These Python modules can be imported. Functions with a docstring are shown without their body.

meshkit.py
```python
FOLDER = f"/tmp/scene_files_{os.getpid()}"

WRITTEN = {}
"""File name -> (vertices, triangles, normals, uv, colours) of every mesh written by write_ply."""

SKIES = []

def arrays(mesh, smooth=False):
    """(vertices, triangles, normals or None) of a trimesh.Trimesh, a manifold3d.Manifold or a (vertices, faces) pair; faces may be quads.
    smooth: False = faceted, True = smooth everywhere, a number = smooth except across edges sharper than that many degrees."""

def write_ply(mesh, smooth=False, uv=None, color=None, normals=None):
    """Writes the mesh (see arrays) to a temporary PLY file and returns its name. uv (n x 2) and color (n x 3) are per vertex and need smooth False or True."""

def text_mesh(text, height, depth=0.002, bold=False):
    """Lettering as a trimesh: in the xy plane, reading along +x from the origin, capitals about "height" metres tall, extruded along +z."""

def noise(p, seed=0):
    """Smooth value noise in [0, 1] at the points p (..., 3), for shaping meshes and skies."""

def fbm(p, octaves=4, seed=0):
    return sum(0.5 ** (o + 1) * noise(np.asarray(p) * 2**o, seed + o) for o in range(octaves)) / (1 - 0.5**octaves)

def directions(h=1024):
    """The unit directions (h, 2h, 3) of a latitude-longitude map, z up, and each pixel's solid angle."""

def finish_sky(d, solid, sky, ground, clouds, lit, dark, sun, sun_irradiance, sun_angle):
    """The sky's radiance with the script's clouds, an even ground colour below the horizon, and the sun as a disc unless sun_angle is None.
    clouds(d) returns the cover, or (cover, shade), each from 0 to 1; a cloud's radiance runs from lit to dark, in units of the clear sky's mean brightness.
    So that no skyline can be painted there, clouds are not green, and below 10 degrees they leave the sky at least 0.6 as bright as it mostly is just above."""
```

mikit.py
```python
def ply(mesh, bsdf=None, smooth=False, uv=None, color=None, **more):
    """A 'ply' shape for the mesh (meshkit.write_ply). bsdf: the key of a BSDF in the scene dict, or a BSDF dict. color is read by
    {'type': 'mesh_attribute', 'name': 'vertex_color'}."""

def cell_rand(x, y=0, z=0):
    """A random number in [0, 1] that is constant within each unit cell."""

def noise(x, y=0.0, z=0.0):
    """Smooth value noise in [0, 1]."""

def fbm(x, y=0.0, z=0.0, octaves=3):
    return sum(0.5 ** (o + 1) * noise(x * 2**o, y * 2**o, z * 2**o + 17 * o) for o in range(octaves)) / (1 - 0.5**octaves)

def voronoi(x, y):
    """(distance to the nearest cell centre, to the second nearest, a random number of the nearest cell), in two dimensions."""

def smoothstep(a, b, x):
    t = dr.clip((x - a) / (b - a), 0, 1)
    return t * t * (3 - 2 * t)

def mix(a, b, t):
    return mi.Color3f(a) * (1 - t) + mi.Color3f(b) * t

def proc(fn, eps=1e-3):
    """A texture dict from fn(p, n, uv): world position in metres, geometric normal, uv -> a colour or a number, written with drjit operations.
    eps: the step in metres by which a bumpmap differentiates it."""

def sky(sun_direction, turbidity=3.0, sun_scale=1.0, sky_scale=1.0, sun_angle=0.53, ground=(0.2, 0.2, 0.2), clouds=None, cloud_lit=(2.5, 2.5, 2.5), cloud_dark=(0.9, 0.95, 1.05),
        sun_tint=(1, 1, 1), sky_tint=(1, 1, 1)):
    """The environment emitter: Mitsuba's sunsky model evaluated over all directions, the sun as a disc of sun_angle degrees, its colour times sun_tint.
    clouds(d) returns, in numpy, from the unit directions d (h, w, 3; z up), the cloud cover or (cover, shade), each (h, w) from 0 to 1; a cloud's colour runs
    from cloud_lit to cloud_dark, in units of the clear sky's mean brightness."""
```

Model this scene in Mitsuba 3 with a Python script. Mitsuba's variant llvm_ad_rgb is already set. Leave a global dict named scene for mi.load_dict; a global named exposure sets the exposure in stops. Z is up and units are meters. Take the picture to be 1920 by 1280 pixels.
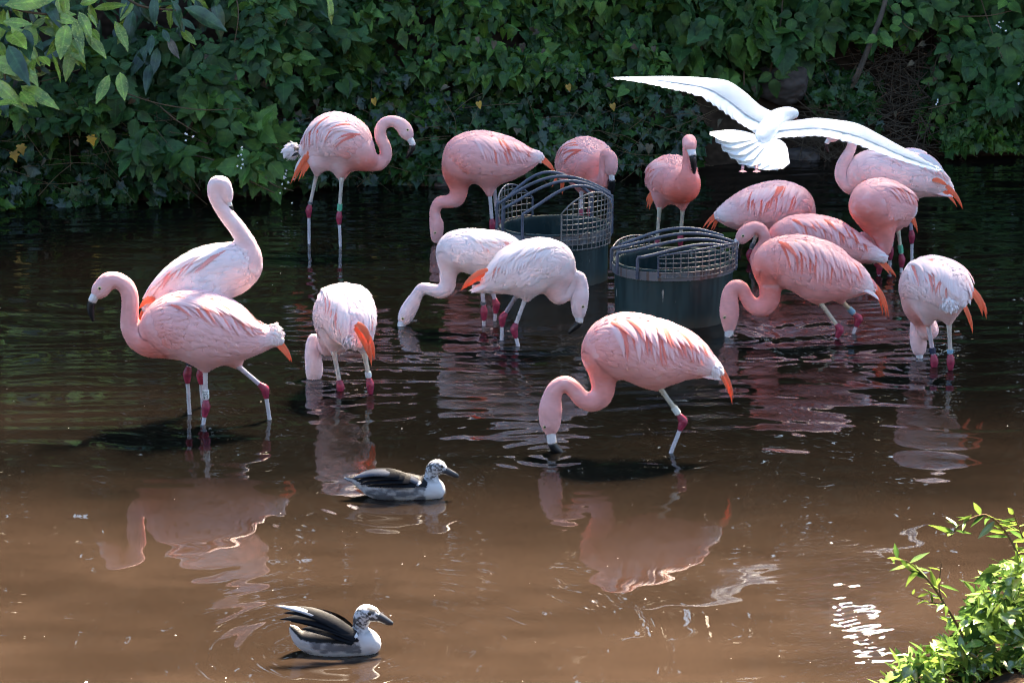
import math, numpy as np, trimesh, mitsuba as mi, drjit as dr, mikit, meshkit
from mikit import proc, noise, fbm, mix, smoothstep
from scipy.interpolate import PchipInterpolator
from scipy.spatial import cKDTree
T4 = mi.ScalarTransform4f
PI = math.pi

# ------------------------------------------------------------------ camera, sky, exposure
W0, H0, FPX = 1920.0, 1280.0, 5500.0          # the photograph's pixels and the focal length in those pixels
CAM_H, PITCH = 2.80, math.atan(1240.0 / 5500.0)
SUN_AZ, SUN_EL = math.radians(24), math.radians(50)
SUN = (math.sin(SUN_AZ) * math.cos(SUN_EL), math.cos(SUN_AZ) * math.cos(SUN_EL), math.sin(SUN_EL))
exposure = 4.38
scene, labels = {}, {}
scene['camera'] = {'type': 'perspective', 'fov': 2 * math.degrees(math.atan(W0 / 2 / FPX)), 'fov_axis': 'x', 'near_clip': 0.1, 'far_clip': 2000.0,
    'to_world': T4().look_at(origin=[0, 0, CAM_H], target=[0, math.cos(PITCH), CAM_H - math.sin(PITCH)], up=[0, 0, 1])}
scene['sky'] = mikit.sky(SUN, turbidity=3.0, sun_angle=12.0, sun_scale=2.0, sky_scale=.66, sky_tint=(1.10, 1.0, .87))

RNG = np.random.default_rng(7)
CP, SP = math.cos(PITCH), math.sin(PITCH)

def ray(x, y):
    a, b = (x - W0 / 2) / FPX, -(y - H0 / 2) / FPX
    return np.array([a, CP + b * SP, -SP + b * CP])

def P(x, y, Y):
    "The point at distance Y north of the camera that stands at this place of the photograph."
    d = ray(x, y)
    return np.array([0, 0, CAM_H]) + d * (Y / d[1])

def ground(x, y, z=0.0):
    d = ray(x, y)
    return np.array([0, 0, CAM_H]) + d * ((CAM_H - z) / -d[2])

def mpp(Y, y=640):
    return Y / ray(960, y)[1] / FPX

# ------------------------------------------------------------------ helpers for entries and labels
counts = {}
def numbered(key):
    n = counts.get(key, 0)
    counts[key] = n + 1
    return key if n == 0 else f'{key}_{n:03d}'

def thing(name, label, cat, group=None, kind=None):
    key = numbered(name)
    labels[key] = {'label': label, 'category': cat}
    if group: labels[key]['group'] = group
    if kind: labels[key]['kind'] = kind
    return key

def put(parent, name, shape, label=None, kind=None):
    key = numbered(parent + '__' + name)
    scene[key] = shape
    if label or kind:
        labels[key] = {}
        if label: labels[key]['label'] = label
        if kind: labels[key]['kind'] = kind
    return key

def structure(name, shape, label=None):
    scene[name] = shape
    labels[name] = {'kind': 'structure'}
    if label: labels[name]['label'] = label

def ref(k): return {'type': 'ref', 'id': k}
def rgb(*c): return {'type': 'rgb', 'value': list(c)}
def unit(v):
    v = np.asarray(v, float)
    return v / np.maximum(np.linalg.norm(v, axis=-1, keepdims=True), 1e-12)

class Mesh:
    "Collects vertices, triangles, colours and uv."
    def __init__(self): self.v, self.f, self.c, self.u, self.n = [], [], [], [], 0
    def add(self, v, f, c=None, u=None):
        v = np.asarray(v, float)
        self.v.append(v); self.f.append(np.asarray(f, int) + self.n); self.n += len(v)
        self.c.append(np.broadcast_to(np.asarray(c if c is not None else (1, 1, 1), float), (len(v), 3)))
        self.u.append(np.zeros((len(v), 2)) if u is None else np.asarray(u, float))
    def tri(self): return trimesh.Trimesh(np.vstack(self.v), np.vstack(self.f), process=False)
    def ply(self, bsdf, smooth=True, color=False, uv=False, **k):
        return mikit.ply(self.tri(), bsdf, smooth=smooth, color=np.vstack(self.c) if color else None, uv=np.vstack(self.u) if uv else None, **k)

def quads(n, m, wrap=False):
    i, j = np.meshgrid(np.arange(n - 1), np.arange(m if wrap else m - 1), indexing='ij')
    a, b = i * m + j, i * m + (j + 1) % m
    q = np.stack([a, b, b + m, a + m], -1).reshape(-1, 4)
    return np.vstack([q[:, [0, 1, 2]], q[:, [0, 2, 3]]])

def frames(p):
    t = unit(np.gradient(p, axis=0))
    a = np.cross(t[0], [0, 0, 1.0]);  a = a if np.linalg.norm(a) > .1 else np.cross(t[0], [1.0, 0, 0])
    A = []
    for k in range(len(p)):
        a = unit(a - t[k] * (a @ t[k])); A.append(a)
    A = np.array(A)
    return t, A, np.cross(t, A)

def tube(p, r, sides=10, flat=1.0, cap=True):
    "(vertices, triangles) of a round tube along points p; flat squeezes its second axis."
    p = np.asarray(p, float); r = np.broadcast_to(np.asarray(r, float), (len(p),))
    t, A, B = frames(p)
    ang = np.arange(sides) * 2 * PI / sides
    v = p[:, None] + r[:, None, None] * (np.cos(ang)[None, :, None] * A[:, None] + flat * np.sin(ang)[None, :, None] * B[:, None])
    f = quads(len(p), sides, True); v = v.reshape(-1, 3)
    if cap:
        n = len(v)
        v = np.vstack([v, p[0], p[-1]])
        k = np.arange(sides)
        f = np.vstack([f, np.stack([k * 0 + n, (k + 1) % sides, k], 1), np.stack([k * 0 + n + 1, n - sides + k, n - sides + (k + 1) % sides], 1)])
    return v, f

def spline(pts, per=12):
    "Catmull-Rom through pts (n, d), the columns past 3 (radii) monotone."
    pts = np.asarray(pts, float)
    if len(pts) == 2:
        t = np.linspace(0, 1, per + 1)[:, None]
        return pts[0] * (1 - t) + pts[1] * t
    d = np.concatenate([[0], np.cumsum(np.maximum(np.linalg.norm(np.diff(pts[:, :3], axis=0), axis=1), 1e-6) ** .5)])
    t = np.concatenate([np.linspace(d[k], d[k + 1], per, endpoint=False) for k in range(len(d) - 1)] + [[d[-1]]])
    from scipy.interpolate import CubicSpline
    m = np.gradient(pts[:, :3], d, axis=0)
    from scipy.interpolate import CubicHermiteSpline
    out = CubicHermiteSpline(d, pts[:, :3], m)(t)
    if pts.shape[1] > 3: out = np.hstack([out, PchipInterpolator(d, pts[:, 3:])(t)])
    return out

# ------------------------------------------------------------------ smooth bodies: sphere chains blended, then surface nets
def field(spheres, org, shape, h, far=.09):
    F = np.full(shape, far, np.float32)
    for x, y, z, r in spheres:
        lo = np.maximum(np.floor((np.array([x, y, z]) - r - far - org) / h).astype(int), 0)
        hi = np.minimum(np.ceil((np.array([x, y, z]) + r + far - org) / h).astype(int) + 1, shape)
        if (hi <= lo).any(): continue
        g = [((org[k] + np.arange(lo[k], hi[k]) * h) - c) ** 2 for k, c in enumerate((x, y, z))]
        d = np.sqrt(g[0][:, None, None] + g[1][None, :, None] + g[2][None, None, :]) - r
        s = tuple(slice(a, b) for a, b in zip(lo, hi))
        F[s] = np.minimum(F[s], d)
    return F

def smin(a, b, k):
    h = np.maximum(k - np.abs(a - b), 0) / k
    return np.minimum(a, b) - h * h * k * .25

def surface_nets(F, org, h):
    s = F < 0
    nx, ny, nz = np.array(F.shape) - 1
    acc = np.zeros((nx, ny, nz, 3)); cnt = np.zeros((nx, ny, nz))
    corner = lambda a, i, j, k: a[i:i + nx, j:j + ny, k:k + nz]
    C = [(i, j, k) for i in (0, 1) for j in (0, 1) for k in (0, 1)]
    inside = sum(corner(s, *c).astype(np.int8) for c in C)
    active = (inside > 0) & (inside < 8)
    idx = np.argwhere(active)
    I = tuple(idx.T)
    pos, n = np.zeros((len(idx), 3)), np.zeros(len(idx))
    for a in C:
        for ax in range(3):
            if a[ax]: continue
            b = list(a); b[ax] = 1
            fa, fb = F[I[0] + a[0], I[1] + a[1], I[2] + a[2]], F[I[0] + b[0], I[1] + b[1], I[2] + b[2]]
            x = (fa < 0) != (fb < 0)
            t = np.where(x, fa / np.where(x, fa - fb, 1), 0)
            q = np.array(a, float)[None] + 0 * pos
            q[:, ax] = t
            pos += np.where(x[:, None], q, 0); n += x
    v = org + (idx + pos / n[:, None]) * h
    number = np.full(active.shape, -1); number[I] = np.arange(len(idx))
    tris = []
    for ax in range(3):
        u, w = [(1, 2), (2, 0), (0, 1)][ax]
        a = s.take(range(0, s.shape[ax] - 1), ax); b = s.take(range(1, s.shape[ax]), ax)
        e = np.argwhere(a != b)
        e = e[(e[:, u] > 0) & (e[:, w] > 0) & (e[:, u] < F.shape[u] - 1) & (e[:, w] < F.shape[w] - 1)]
        first = a[tuple(e.T)]
        def cell(du, dw):
            c = e.copy(); c[:, u] -= du; c[:, w] -= dw
            return number[tuple(c.T)]
        q = np.stack([cell(1, 1), cell(0, 1), cell(0, 0), cell(1, 0)], 1)
        q[~first] = q[~first][:, ::-1]
        tris += [q[:, [0, 1, 2]], q[:, [0, 2, 3]]]
    return v, np.vstack(tris)

def blend_body(smooth_groups, hard_groups, h, k):
    al = np.vstack(smooth_groups + hard_groups)
    lo, hi = (al[:, :3] - al[:, 3:]).min(0) - 3 * h, (al[:, :3] + al[:, 3:]).max(0) + 3 * h
    shape = tuple(np.ceil((hi - lo) / h).astype(int) + 1)
    F = None
    for g in smooth_groups:
        f = field(g, lo, shape, h)
        F = f if F is None else smin(F, f, k)
    for g in hard_groups: F = smin(F, field(g, lo, shape, h), .006)
    v, f = surface_nets(F, lo, h)
    from scipy.sparse import coo_matrix
    e = np.vstack([f[:, [0, 1]], f[:, [1, 2]], f[:, [2, 0]]]); e = np.vstack([e, e[:, ::-1]])
    A = coo_matrix((np.ones(len(e)), (e[:, 0], e[:, 1])), (len(v), len(v))).tocsr(); A.data[:] = 1
    A = coo_matrix(A.multiply(1 / np.maximum(np.asarray(A.sum(1)), 1))).tocsr()
    for it in range(6):
        v = v + .5 * (A @ v - v); v = v - .52 * (A @ v - v)
    return trimesh.Trimesh(v, f, process=False)

# ------------------------------------------------------------------ materials
vc = {'type': 'mesh_attribute', 'name': 'vertex_color'}
scene['plumage'] = {'type': 'twosided', 'bsdf': {'type': 'principled', 'base_color': vc, 'roughness': .58, 'specular': .25, 'sheen': .08, 'sheen_tint': .5}}
def down_fn(p, n, uv): return .0016 * noise(uv.x * 62, uv.y * 330) + .0012 * noise(uv.x * 27 + 3, uv.y * 130 + 9) + .0009 * noise(uv.x * 150, uv.y * 420 + 5)
scene['body_plumage'] = {'type': 'twosided', 'bsdf': {'type': 'bumpmap', 'arbitrary': proc(down_fn, 5e-4), 'scale': 1.0, 'bsdf': {'type': 'principled', 'base_color': vc, 'roughness': .58, 'specular': .25, 'sheen': .08, 'sheen_tint': .5}}}
scene['dark_plumage'] = {'type': 'twosided', 'bsdf': {'type': 'principled', 'base_color': vc, 'roughness': .5, 'specular': .12}}
scene['horn'] = {'type': 'twosided', 'bsdf': {'type': 'principled', 'base_color': vc, 'roughness': .34, 'specular': .5}}
scene['eye_mat'] = {'type': 'principled', 'base_color': vc, 'roughness': .1, 'specular': .6}

# ------------------------------------------------------------------ feathers
def feather(mesh, path, normal, width, color_mid, color_edge, color_tip, lift=.004, lift_tip=None, blunt=False, flat=1.0):
    "One curved blade along path (n, 3), its face along normal (n, 3)."
    n = len(path)
    t = np.linspace(0, 1, n)
    tan = unit(np.gradient(path, axis=0)); lat = unit(np.cross(normal, tan))
    w = width * np.sin(np.clip(.12 + t * .93, 0, 1) ** .8 * PI) ** .6
    w[-1] *= .35
    if blunt: w = width * np.minimum(1, .55 + t * 2) * np.sqrt(np.clip((1.0 - t) / .13 + .2, 0, 1))
    h = np.interp(t, [0, .25, 1], [-.002 * min(1.0, width / .025), lift * .6, lift if lift_tip is None else lift_tip])
    q = path + normal * h[:, None]; kk = min(1.0, width / .030) * flat
    v = np.stack([q - lat * w[:, None] * .5 - normal * .0020 * kk, q - lat * w[:, None] * .2 + normal * .0008 * kk, q + lat * w[:, None] * .2 + normal * .0008 * kk, q + lat * w[:, None] * .5 - normal * .0020 * kk], 1)
    ce, cm, ct = (np.asarray(c, float) for c in (color_edge, color_mid, color_tip))
    tt = np.clip((t - .55) / .45, 0, 1)[:, None]
    e, m = ce * (1 - tt * .7) + ct * tt * .7, cm * (1 - tt) + ct * tt
    c = np.stack([e, m, m, e * .94], 1)
    mesh.add(v.reshape(-1, 3), quads(n, 4), c.reshape(-1, 3))

# ------------------------------------------------------------------ the flamingo
WHITE, PALE, PINK, CORAL, RED = (np.array(c) for c in ((.86, .80, .81), (.88, .52, .53), (.88, .30, .285), (.86, .18, .125), (.70, .09, .045)))

def leg_mesh(parent, hip, knee, foot, band=None, tone=(.50, .47, .44), r=.0088, band_text=None):
    hip, knee, foot = (np.asarray(q, float) for q in (hip, knee, foot))
    low = foot + (foot - knee) * .05 / max(np.linalg.norm(foot - knee), .02) if foot[2] > -.02 else foot
    M = Mesh()
    up = spline(np.array([[*hip, r * 1.5], [*(hip * .6 + knee * .4), r * 1.05], [*(hip * .12 + knee * .88), r * 1.05], [*knee, r * 1.1]]), 5)
    v, f = tube(up[:, :3], up[:, 3], 9); M.add(v, f, np.clip(np.array(tone) * [1.06, .98, 1.05] * (.80 + .4 * meshkit.noise(v * [60, 60, 110], 3)[:, None]), 0, .9))
    dn = spline(np.array([[*knee, r * 1.1], [*(knee * .8 + low * .2), r * .95], [*low, r * .9]]), 5)
    v, f = tube(dn[:, :3], dn[:, 3], 9); M.add(v, f, np.array([.52, .50, .54]) * (.80 + .4 * meshkit.noise(v * [60, 60, 110], 5)[:, None]))
    k = put(parent, 'leg', M.ply('horn', color=True))
    a, b = unit(hip - knee), unit(low - knee)
    L = min(.034, np.linalg.norm(low - knee) * .8)
    J = Mesh(); jp = spline(np.array([[*(knee + a * .03), r * 1.08], [*(knee + a * .012), r * 1.75], [*knee, r * 1.95], [*(knee + b * .45 * L), r * 1.7], [*(knee + b * L * 1.15), r * 1.0]]), 4)
    v, f = tube(jp[:, :3], jp[:, 3], 10); J.add(v, f, np.array([.30, .032, .07]) * (.65 + .7 * meshkit.noise(v * 90, 6)[:, None]))
    put(k, 'joint', J.ply('horn', color=True), 'dark magenta leg joint')
    if band:
        col, length, lab = band
        B = Mesh(); c = knee + a * (.034 + length / 2)
        bp = np.array([c - a * length / 2, c - a * length / 2 * .96, c + a * length / 2 * .96, c + a * length / 2])
        v, f = tube(bp, [r * 1.25, r * 1.5, r * 1.5, r * 1.25], 12); B.add(v, f, col)
        put(k, 'leg_band', B.ply('horn', color=True), lab)
        if band_text:
            txt, tcol = band_text
            for sx, off in ((1, .0045), (-1, -.0055)):
                m = meshkit.text_mesh(txt, .0085, .0015)
                m.vertices -= [m.bounds[:, 0].mean(), m.bounds[:, 1].mean(), 0]
                m.vertices[:, 0] *= length * .86 / max(np.ptp(m.vertices[:, 0]), 1e-6)
                d = unit(np.array([off * 90, -1.0, .15])); d = unit(d - a * (d @ a)); s = np.cross(a, d)
                R = np.stack([a, np.cross(d, a), d], 1)
                m.vertices = m.vertices @ R.T + c + d * (r * 1.5 - .0004)
                put(k, 'lettering', mikit.ply(m, {'type': 'diffuse', 'reflectance': rgb(*tcol)}), f'black characters {txt} on the band')
    return k

def flamingo(label, tr, water_y, axis, neck, bill, legs, tails, thighs=(), pink=.5, coral=.5, eyes=(), rump=None, streak=(20, 75, .28), seed=0, bellies=(), water_x=None, neckbase=2, streaky=.4, wingrange=(.16, .72)):
    """axis: breast to rump, (x, y, dz, r) in the crop's pixels; neck: breast to head (x, y, r[, dz]); tr = (x0, y0, scale) of the crop."""
    rng = np.random.default_rng(100 + seed)
    ox, oy, s = tr
    Y0 = ground(960, water_y)[1]
    key = thing('flamingo', label, 'flamingo', 'flamingos feeding and wading in the pond')
    px = lambda x, y, dz=0.0: P(ox + x / s, oy + y / s, Y0 + dz)
    m1 = mpp(Y0, water_y) / s
    ax = spline(np.array([[*px(x, y, dz), r * m1] for x, y, dz, r in axis]), 12)
    nk = np.array([[*px(q[0], q[1], q[3] if len(q) > 3 else 0.0), q[2] * m1] for q in neck])
    nks = spline(nk, 14)
    cut = neckbase * 14
    th = []
    for q in thighs:   # (x0, y0, r0, x1, y1, r1[, dz])
        dz = q[6] if len(q) > 6 else 0.0
        th.append(spline(np.array([[*px(q[0], q[1], dz), q[2] * m1], [*px(q[3], q[4], dz), q[5] * m1]]), 10))
    be = [np.array([[*px(x, y, dz), r * m1]]) for x, y, dz, r in bellies]
    body = blend_body([np.vstack([ax] + be), nks[:cut + 1]] + th, [nks[cut:]], .0068, .045)
    V = np.array(body.vertices)
    # which piece each vertex belongs to
    def near(sph):
        d = np.full(len(V), 9.0); w = np.zeros(len(V), int)
        for k in range(len(sph)):
            e = np.linalg.norm(V - sph[k, :3], axis=1) - sph[k, 3]
            u = e < d; d[u] = e[u]; w[u] = k
        return d, w
    db, wb = near(ax); dn, wn = near(nks)
    sb, sn = wb / (len(ax) - 1), wn / (len(nks) - 1)
    N = np.array(body.vertex_normals)
    side = PINK * pink + (WHITE * .72 + PALE * .28) * (1 - pink)
    pale = PALE * pink + WHITE * (1 - pink)
    breast = CORAL * coral + side * (1 - coral)
    f1 = meshkit.fbm(V * [26, 26, 26], 3, seed)[:, None]; f2 = meshkit.fbm(V * [70, 70, 160], 2, seed + 3)[:, None]
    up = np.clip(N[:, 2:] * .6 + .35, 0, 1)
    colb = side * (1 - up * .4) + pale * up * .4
    wbreast = np.clip(1 - sb / .34, 0, 1)[:, None] * np.clip(.75 - N[:, 2:] * .8, 0, 1)
    colb = colb * (1 - wbreast) + breast * wbreast
    rumpw = np.clip((sb - .82) / .18, 0, 1)[:, None]
    colb = colb * (1 - rumpw) + (WHITE * .7 + PALE * .3) * rumpw
    neckc = (PINK * .75 + CORAL * .25) * pink + (PALE * .45 + WHITE * .55) * (1 - pink)
    headc = PINK * .75 * pink + (PALE * .5 + WHITE * .5) * (1 - .75 * pink)
    w0 = np.clip(1 - sn / .32, 0, 1)[:, None]; w1 = np.clip((sn - .5) / .45, 0, 1)[:, None]
    coln = neckc * (1 - w0) + (breast * .6 + CORAL * coral * .4 + neckc * .4 * (1 - coral)) * w0
    coln = coln * (1 - w1) + headc * w1
    wn_ = np.clip(.5 + (db - dn)[:, None] / .05, 0, 1)
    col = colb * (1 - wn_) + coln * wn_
    col = col * (.90 + .2 * f1) * (.90 + .20 * f2)
    wear = np.clip((f1 - .62) * 3, 0, .5)
    col = np.clip(col * (1 - wear) + pale * wear, 0, .9)
    body.vertices = V + N * ((f2 - .5) * .0022)
    def around(sph, w, seg):
        t_ = unit(np.gradient(sph[:, :3], axis=0)); a_ = unit(np.cross(t_, [0, 1.0, 0])); b_ = np.cross(t_, a_)
        d_ = V - sph[w, :3]
        an = np.arctan2((d_ * a_[w]).sum(1), -(d_ * b_[w]).sum(1) * (1 if b_[0, 1] > 0 else -1))
        ln = np.concatenate([[0], np.cumsum(np.linalg.norm(np.diff(sph[:, :3], axis=0), axis=1))])
        return np.stack([ln[w] + ((V - sph[w, :3]) * t_[w]).sum(1) + seg, an * np.maximum(sph[w, 3], .02)], 1)
    uvb = np.where((db < dn)[:, None], around(ax, wb, 3.0), around(nks, wn, 7.0))
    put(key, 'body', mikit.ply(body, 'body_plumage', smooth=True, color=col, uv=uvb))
    Vd = np.array(body.vertices); kd = cKDTree(Vd)
    # plumage: rows of feathers over the back and wings, along the body's own axis
    Tn, Aa, Bb = frames(ax[:, :3])
    L = unit(np.cross(Tn, [0, 0, 1.0])); U = np.cross(L, Tn)
    near_sign = 1 if (L[:, 1].mean() < 0) else -1
    endon = abs(L[:, 1].mean()) < .55
    ss = np.linspace(0, 1, len(ax))
    def surf(sv, phi):
        "Points and normals on the body at axis position sv and angle phi (0 = back, + = near side)."
        c = np.stack([np.interp(sv, ss, ax[:, k]) for k in range(4)], -1)
        u = unit(np.stack([np.interp(sv, ss, U[:, k]) for k in range(3)], -1)); l = unit(np.stack([np.interp(sv, ss, L[:, k]) for k in range(3)], -1))
        n = np.cos(phi)[:, None] * u + np.sin(phi)[:, None] * l * near_sign
        p = c[:, :3] + n * c[:, 3:]
        q = kd.query(p, 6)[1]
        nq = unit(N[q].mean(1)); h = ((p - Vd[q].mean(1)) * nq).sum(1)
        ok = (np.abs(h) < .07) & ((nq * n).sum(1) > .2)
        n2 = np.where(ok[:, None], unit(nq + .15 * n), n)
        return np.where(ok[:, None], p - nq * h[:, None], p), n2
    a0, a1, ds = streak
    over = np.linspace(0, 1, 7)
    for sgn in (1, -1):
        cov = Mesh()
        # small contour feathers over shoulder, flank and rump
        for row in range(17):
            s0 = .10 + row * .052
            for k in range(13):
                ph = math.radians(3 + k * 9.2 + (row % 2) * 4.6) + rng.normal(0, .03)
                if ph > math.radians(118): continue
                sv = s0 + rng.normal(0, .008) + over[:5] * (.105 + .03 * rng.random())
                if sv[-1] > 1.02: continue
                pth, nrm = surf(np.clip(sv, 0, 1), sgn * (ph + over[:5] * rng.normal(.12, .05)))
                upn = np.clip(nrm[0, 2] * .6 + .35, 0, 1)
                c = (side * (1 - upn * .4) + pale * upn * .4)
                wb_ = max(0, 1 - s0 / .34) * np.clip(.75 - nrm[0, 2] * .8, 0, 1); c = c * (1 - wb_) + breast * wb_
                rw = np.clip((s0 - .72) / .2, 0, 1); c = c * (1 - rw) + (WHITE * .7 + PALE * .3) * rw
                c = np.clip(c * rng.normal(1, .035), 0, .9)
                rr = np.interp(s0, ss, ax[:, 3])
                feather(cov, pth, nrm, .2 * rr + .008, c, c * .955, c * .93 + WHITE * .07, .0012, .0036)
        wing = put(key, 'wing', cov.ply('plumage', color=True), kind='stuff')
        # long drooping scapular and wing feathers, pale with coral ones between
        n = 24
        for layer in range(2):
            for k in range(n):
                q = (k + rng.normal(0, .18)) / (n - 1)
                s0 = wingrange[0] + (wingrange[1] - wingrange[0]) * q + layer * .012
                p0 = math.radians(a0 * (.25 + .25 * layer) + 7 * rng.random() + (8 if layer else 0))
                p1 = math.radians(a1 * (1.0 - .30 * layer) * (.86 + .22 * rng.random())) * (1 - .35 * max(0, q - .6))
                sv = np.clip(s0 + over * ds * (.9 + .25 * rng.random()) * (1 - .25 * q), 0, .985)
                ph = p0 + (p1 - p0) * over ** .85
                pth, nrm = surf(sv, sgn * ph)
                hot = rng.random() < streaky * (1.0 if layer == 0 else .55)
                if hot:
                    mid = RED * .5 + CORAL * .5; edge = CORAL * .85 + side * .15; tip = side * .5 + CORAL * .5
                    mid, edge = mid * (.55 + .45 * coral) + side * (.45 - .45 * coral), edge * (.6 + .4 * coral) + side * (.4 - .4 * coral)
                else:
                    w = rng.random()
                    mid = pale * (.5 + .5 * w) + side * (.5 - .5 * w); edge = side * .8 + pale * .2; tip = pale * .45 + side * .55
                F = Mesh()
                feather(F, pth, nrm, (.021 + .010 * rng.random()) * (.62 if hot else 1.0), np.clip(mid, 0, .9), np.clip(edge, 0, .9), np.clip(tip, 0, .9), .004 + .004 * layer + .002 * rng.random(), .008 + .005 * layer + .004 * rng.random())
                if sgn == 1 or endon: put(wing, 'feather', F.ply('plumage', color=True))
                else: cov.add(np.vstack(F.v), np.vstack(F.f), np.vstack(F.c))
        if not (sgn == 1 or endon): scene[wing] = cov.ply('plumage', color=True)
    # fluffy rump
    if rump:
        x, y, r, dz = rump
        F = Mesh(); c0 = px(x, y, dz); R = r * m1
        back = unit(ax[-1, :3] - ax[-14, :3])
        for k in range(230):
            d = unit(rng.normal(0, 1, 3) + back * .35)
            if d[2] < -.8: continue
            st = c0 + d * R * rng.uniform(.45, .8); g = unit(d * .55 + back * .9 + rng.normal(0, .22, 3)); en = st + g * R * (.35 + .35 * rng.random())
            t = np.linspace(0, 1, 4)[:, None]
            pth = st * (1 - t) + en * t + np.array([0, 0, -.008]) * t ** 2
            nn = unit(d - g * (d @ g))
            feather(F, pth, np.repeat(nn[None], 4, 0), .016, WHITE * .97, PALE * .25 + WHITE * .75, WHITE, .002)
        put(key, 'rump_down', F.ply('plumage', color=True), 'ruffled white down at the rump', 'stuff')
    # tail and flight feathers: (x0, y0, x1, y1, width px, sag px, colour, dz)
    for q in tails:
        x0, y0, x1, y1, wd, sag, cname = q[:7]; dz = q[7] if len(q) > 7 else 0.0
        a, b = px(x0, y0, dz), px(x1, y1, dz)
        t = np.linspace(0, 1, 8)[:, None]
        side_ = unit(np.cross(b - a, [0, 1.0, 0]))
        if side_[2] < 0: side_ = -side_
        pth = a * (1 - t) + b * t + side_ * (4 * t * (1 - t)) * sag * m1
        tan = unit(np.gradient(pth, axis=0))
        nrm = unit(np.cross(tan, np.cross([0, -.8, .6], tan)))
        cc = {'o': (np.array([.85, .15, .065]), np.array([.84, .24, .13]), np.array([.80, .11, .04])), 'p': (PINK, CORAL * .6 + PINK * .4, PALE), 'w': (WHITE, PALE, WHITE),
              'k': (np.array([.015, .013, .014]),) * 3}[cname]
        F = Mesh(); feather(F, pth, nrm, wd * m1 * (.72 if cname == 'o' else 1), *cc, .003)
        put(key, 'tail_feather', F.ply('plumage', color=True), {'o': None, 'p': None, 'w': 'white tail feather', 'k': 'black flight feather'}[cname])
    # bill: [(x, y, r, dz)...] base, bend, tip; black from the bend on
    hd = nks[-1, :3]
    bp = np.array([[*px(q[0], q[1], q[3] if len(q) > 3 else (neck[-1][3] if len(neck[-1]) > 3 else 0.0)), q[2] * m1] for q in bill])
    bs = spline(np.vstack([[*(hd * .3 + bp[0, :3] * .7), bp[0, 3] * 1.05], bp]), 6)
    bend = 6 * (2 if len(bill) > 2 else 1) + 1
    M = Mesh(); v, f = tube(bs[:bend, :3], bs[:bend, 3], 12, .75)
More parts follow.
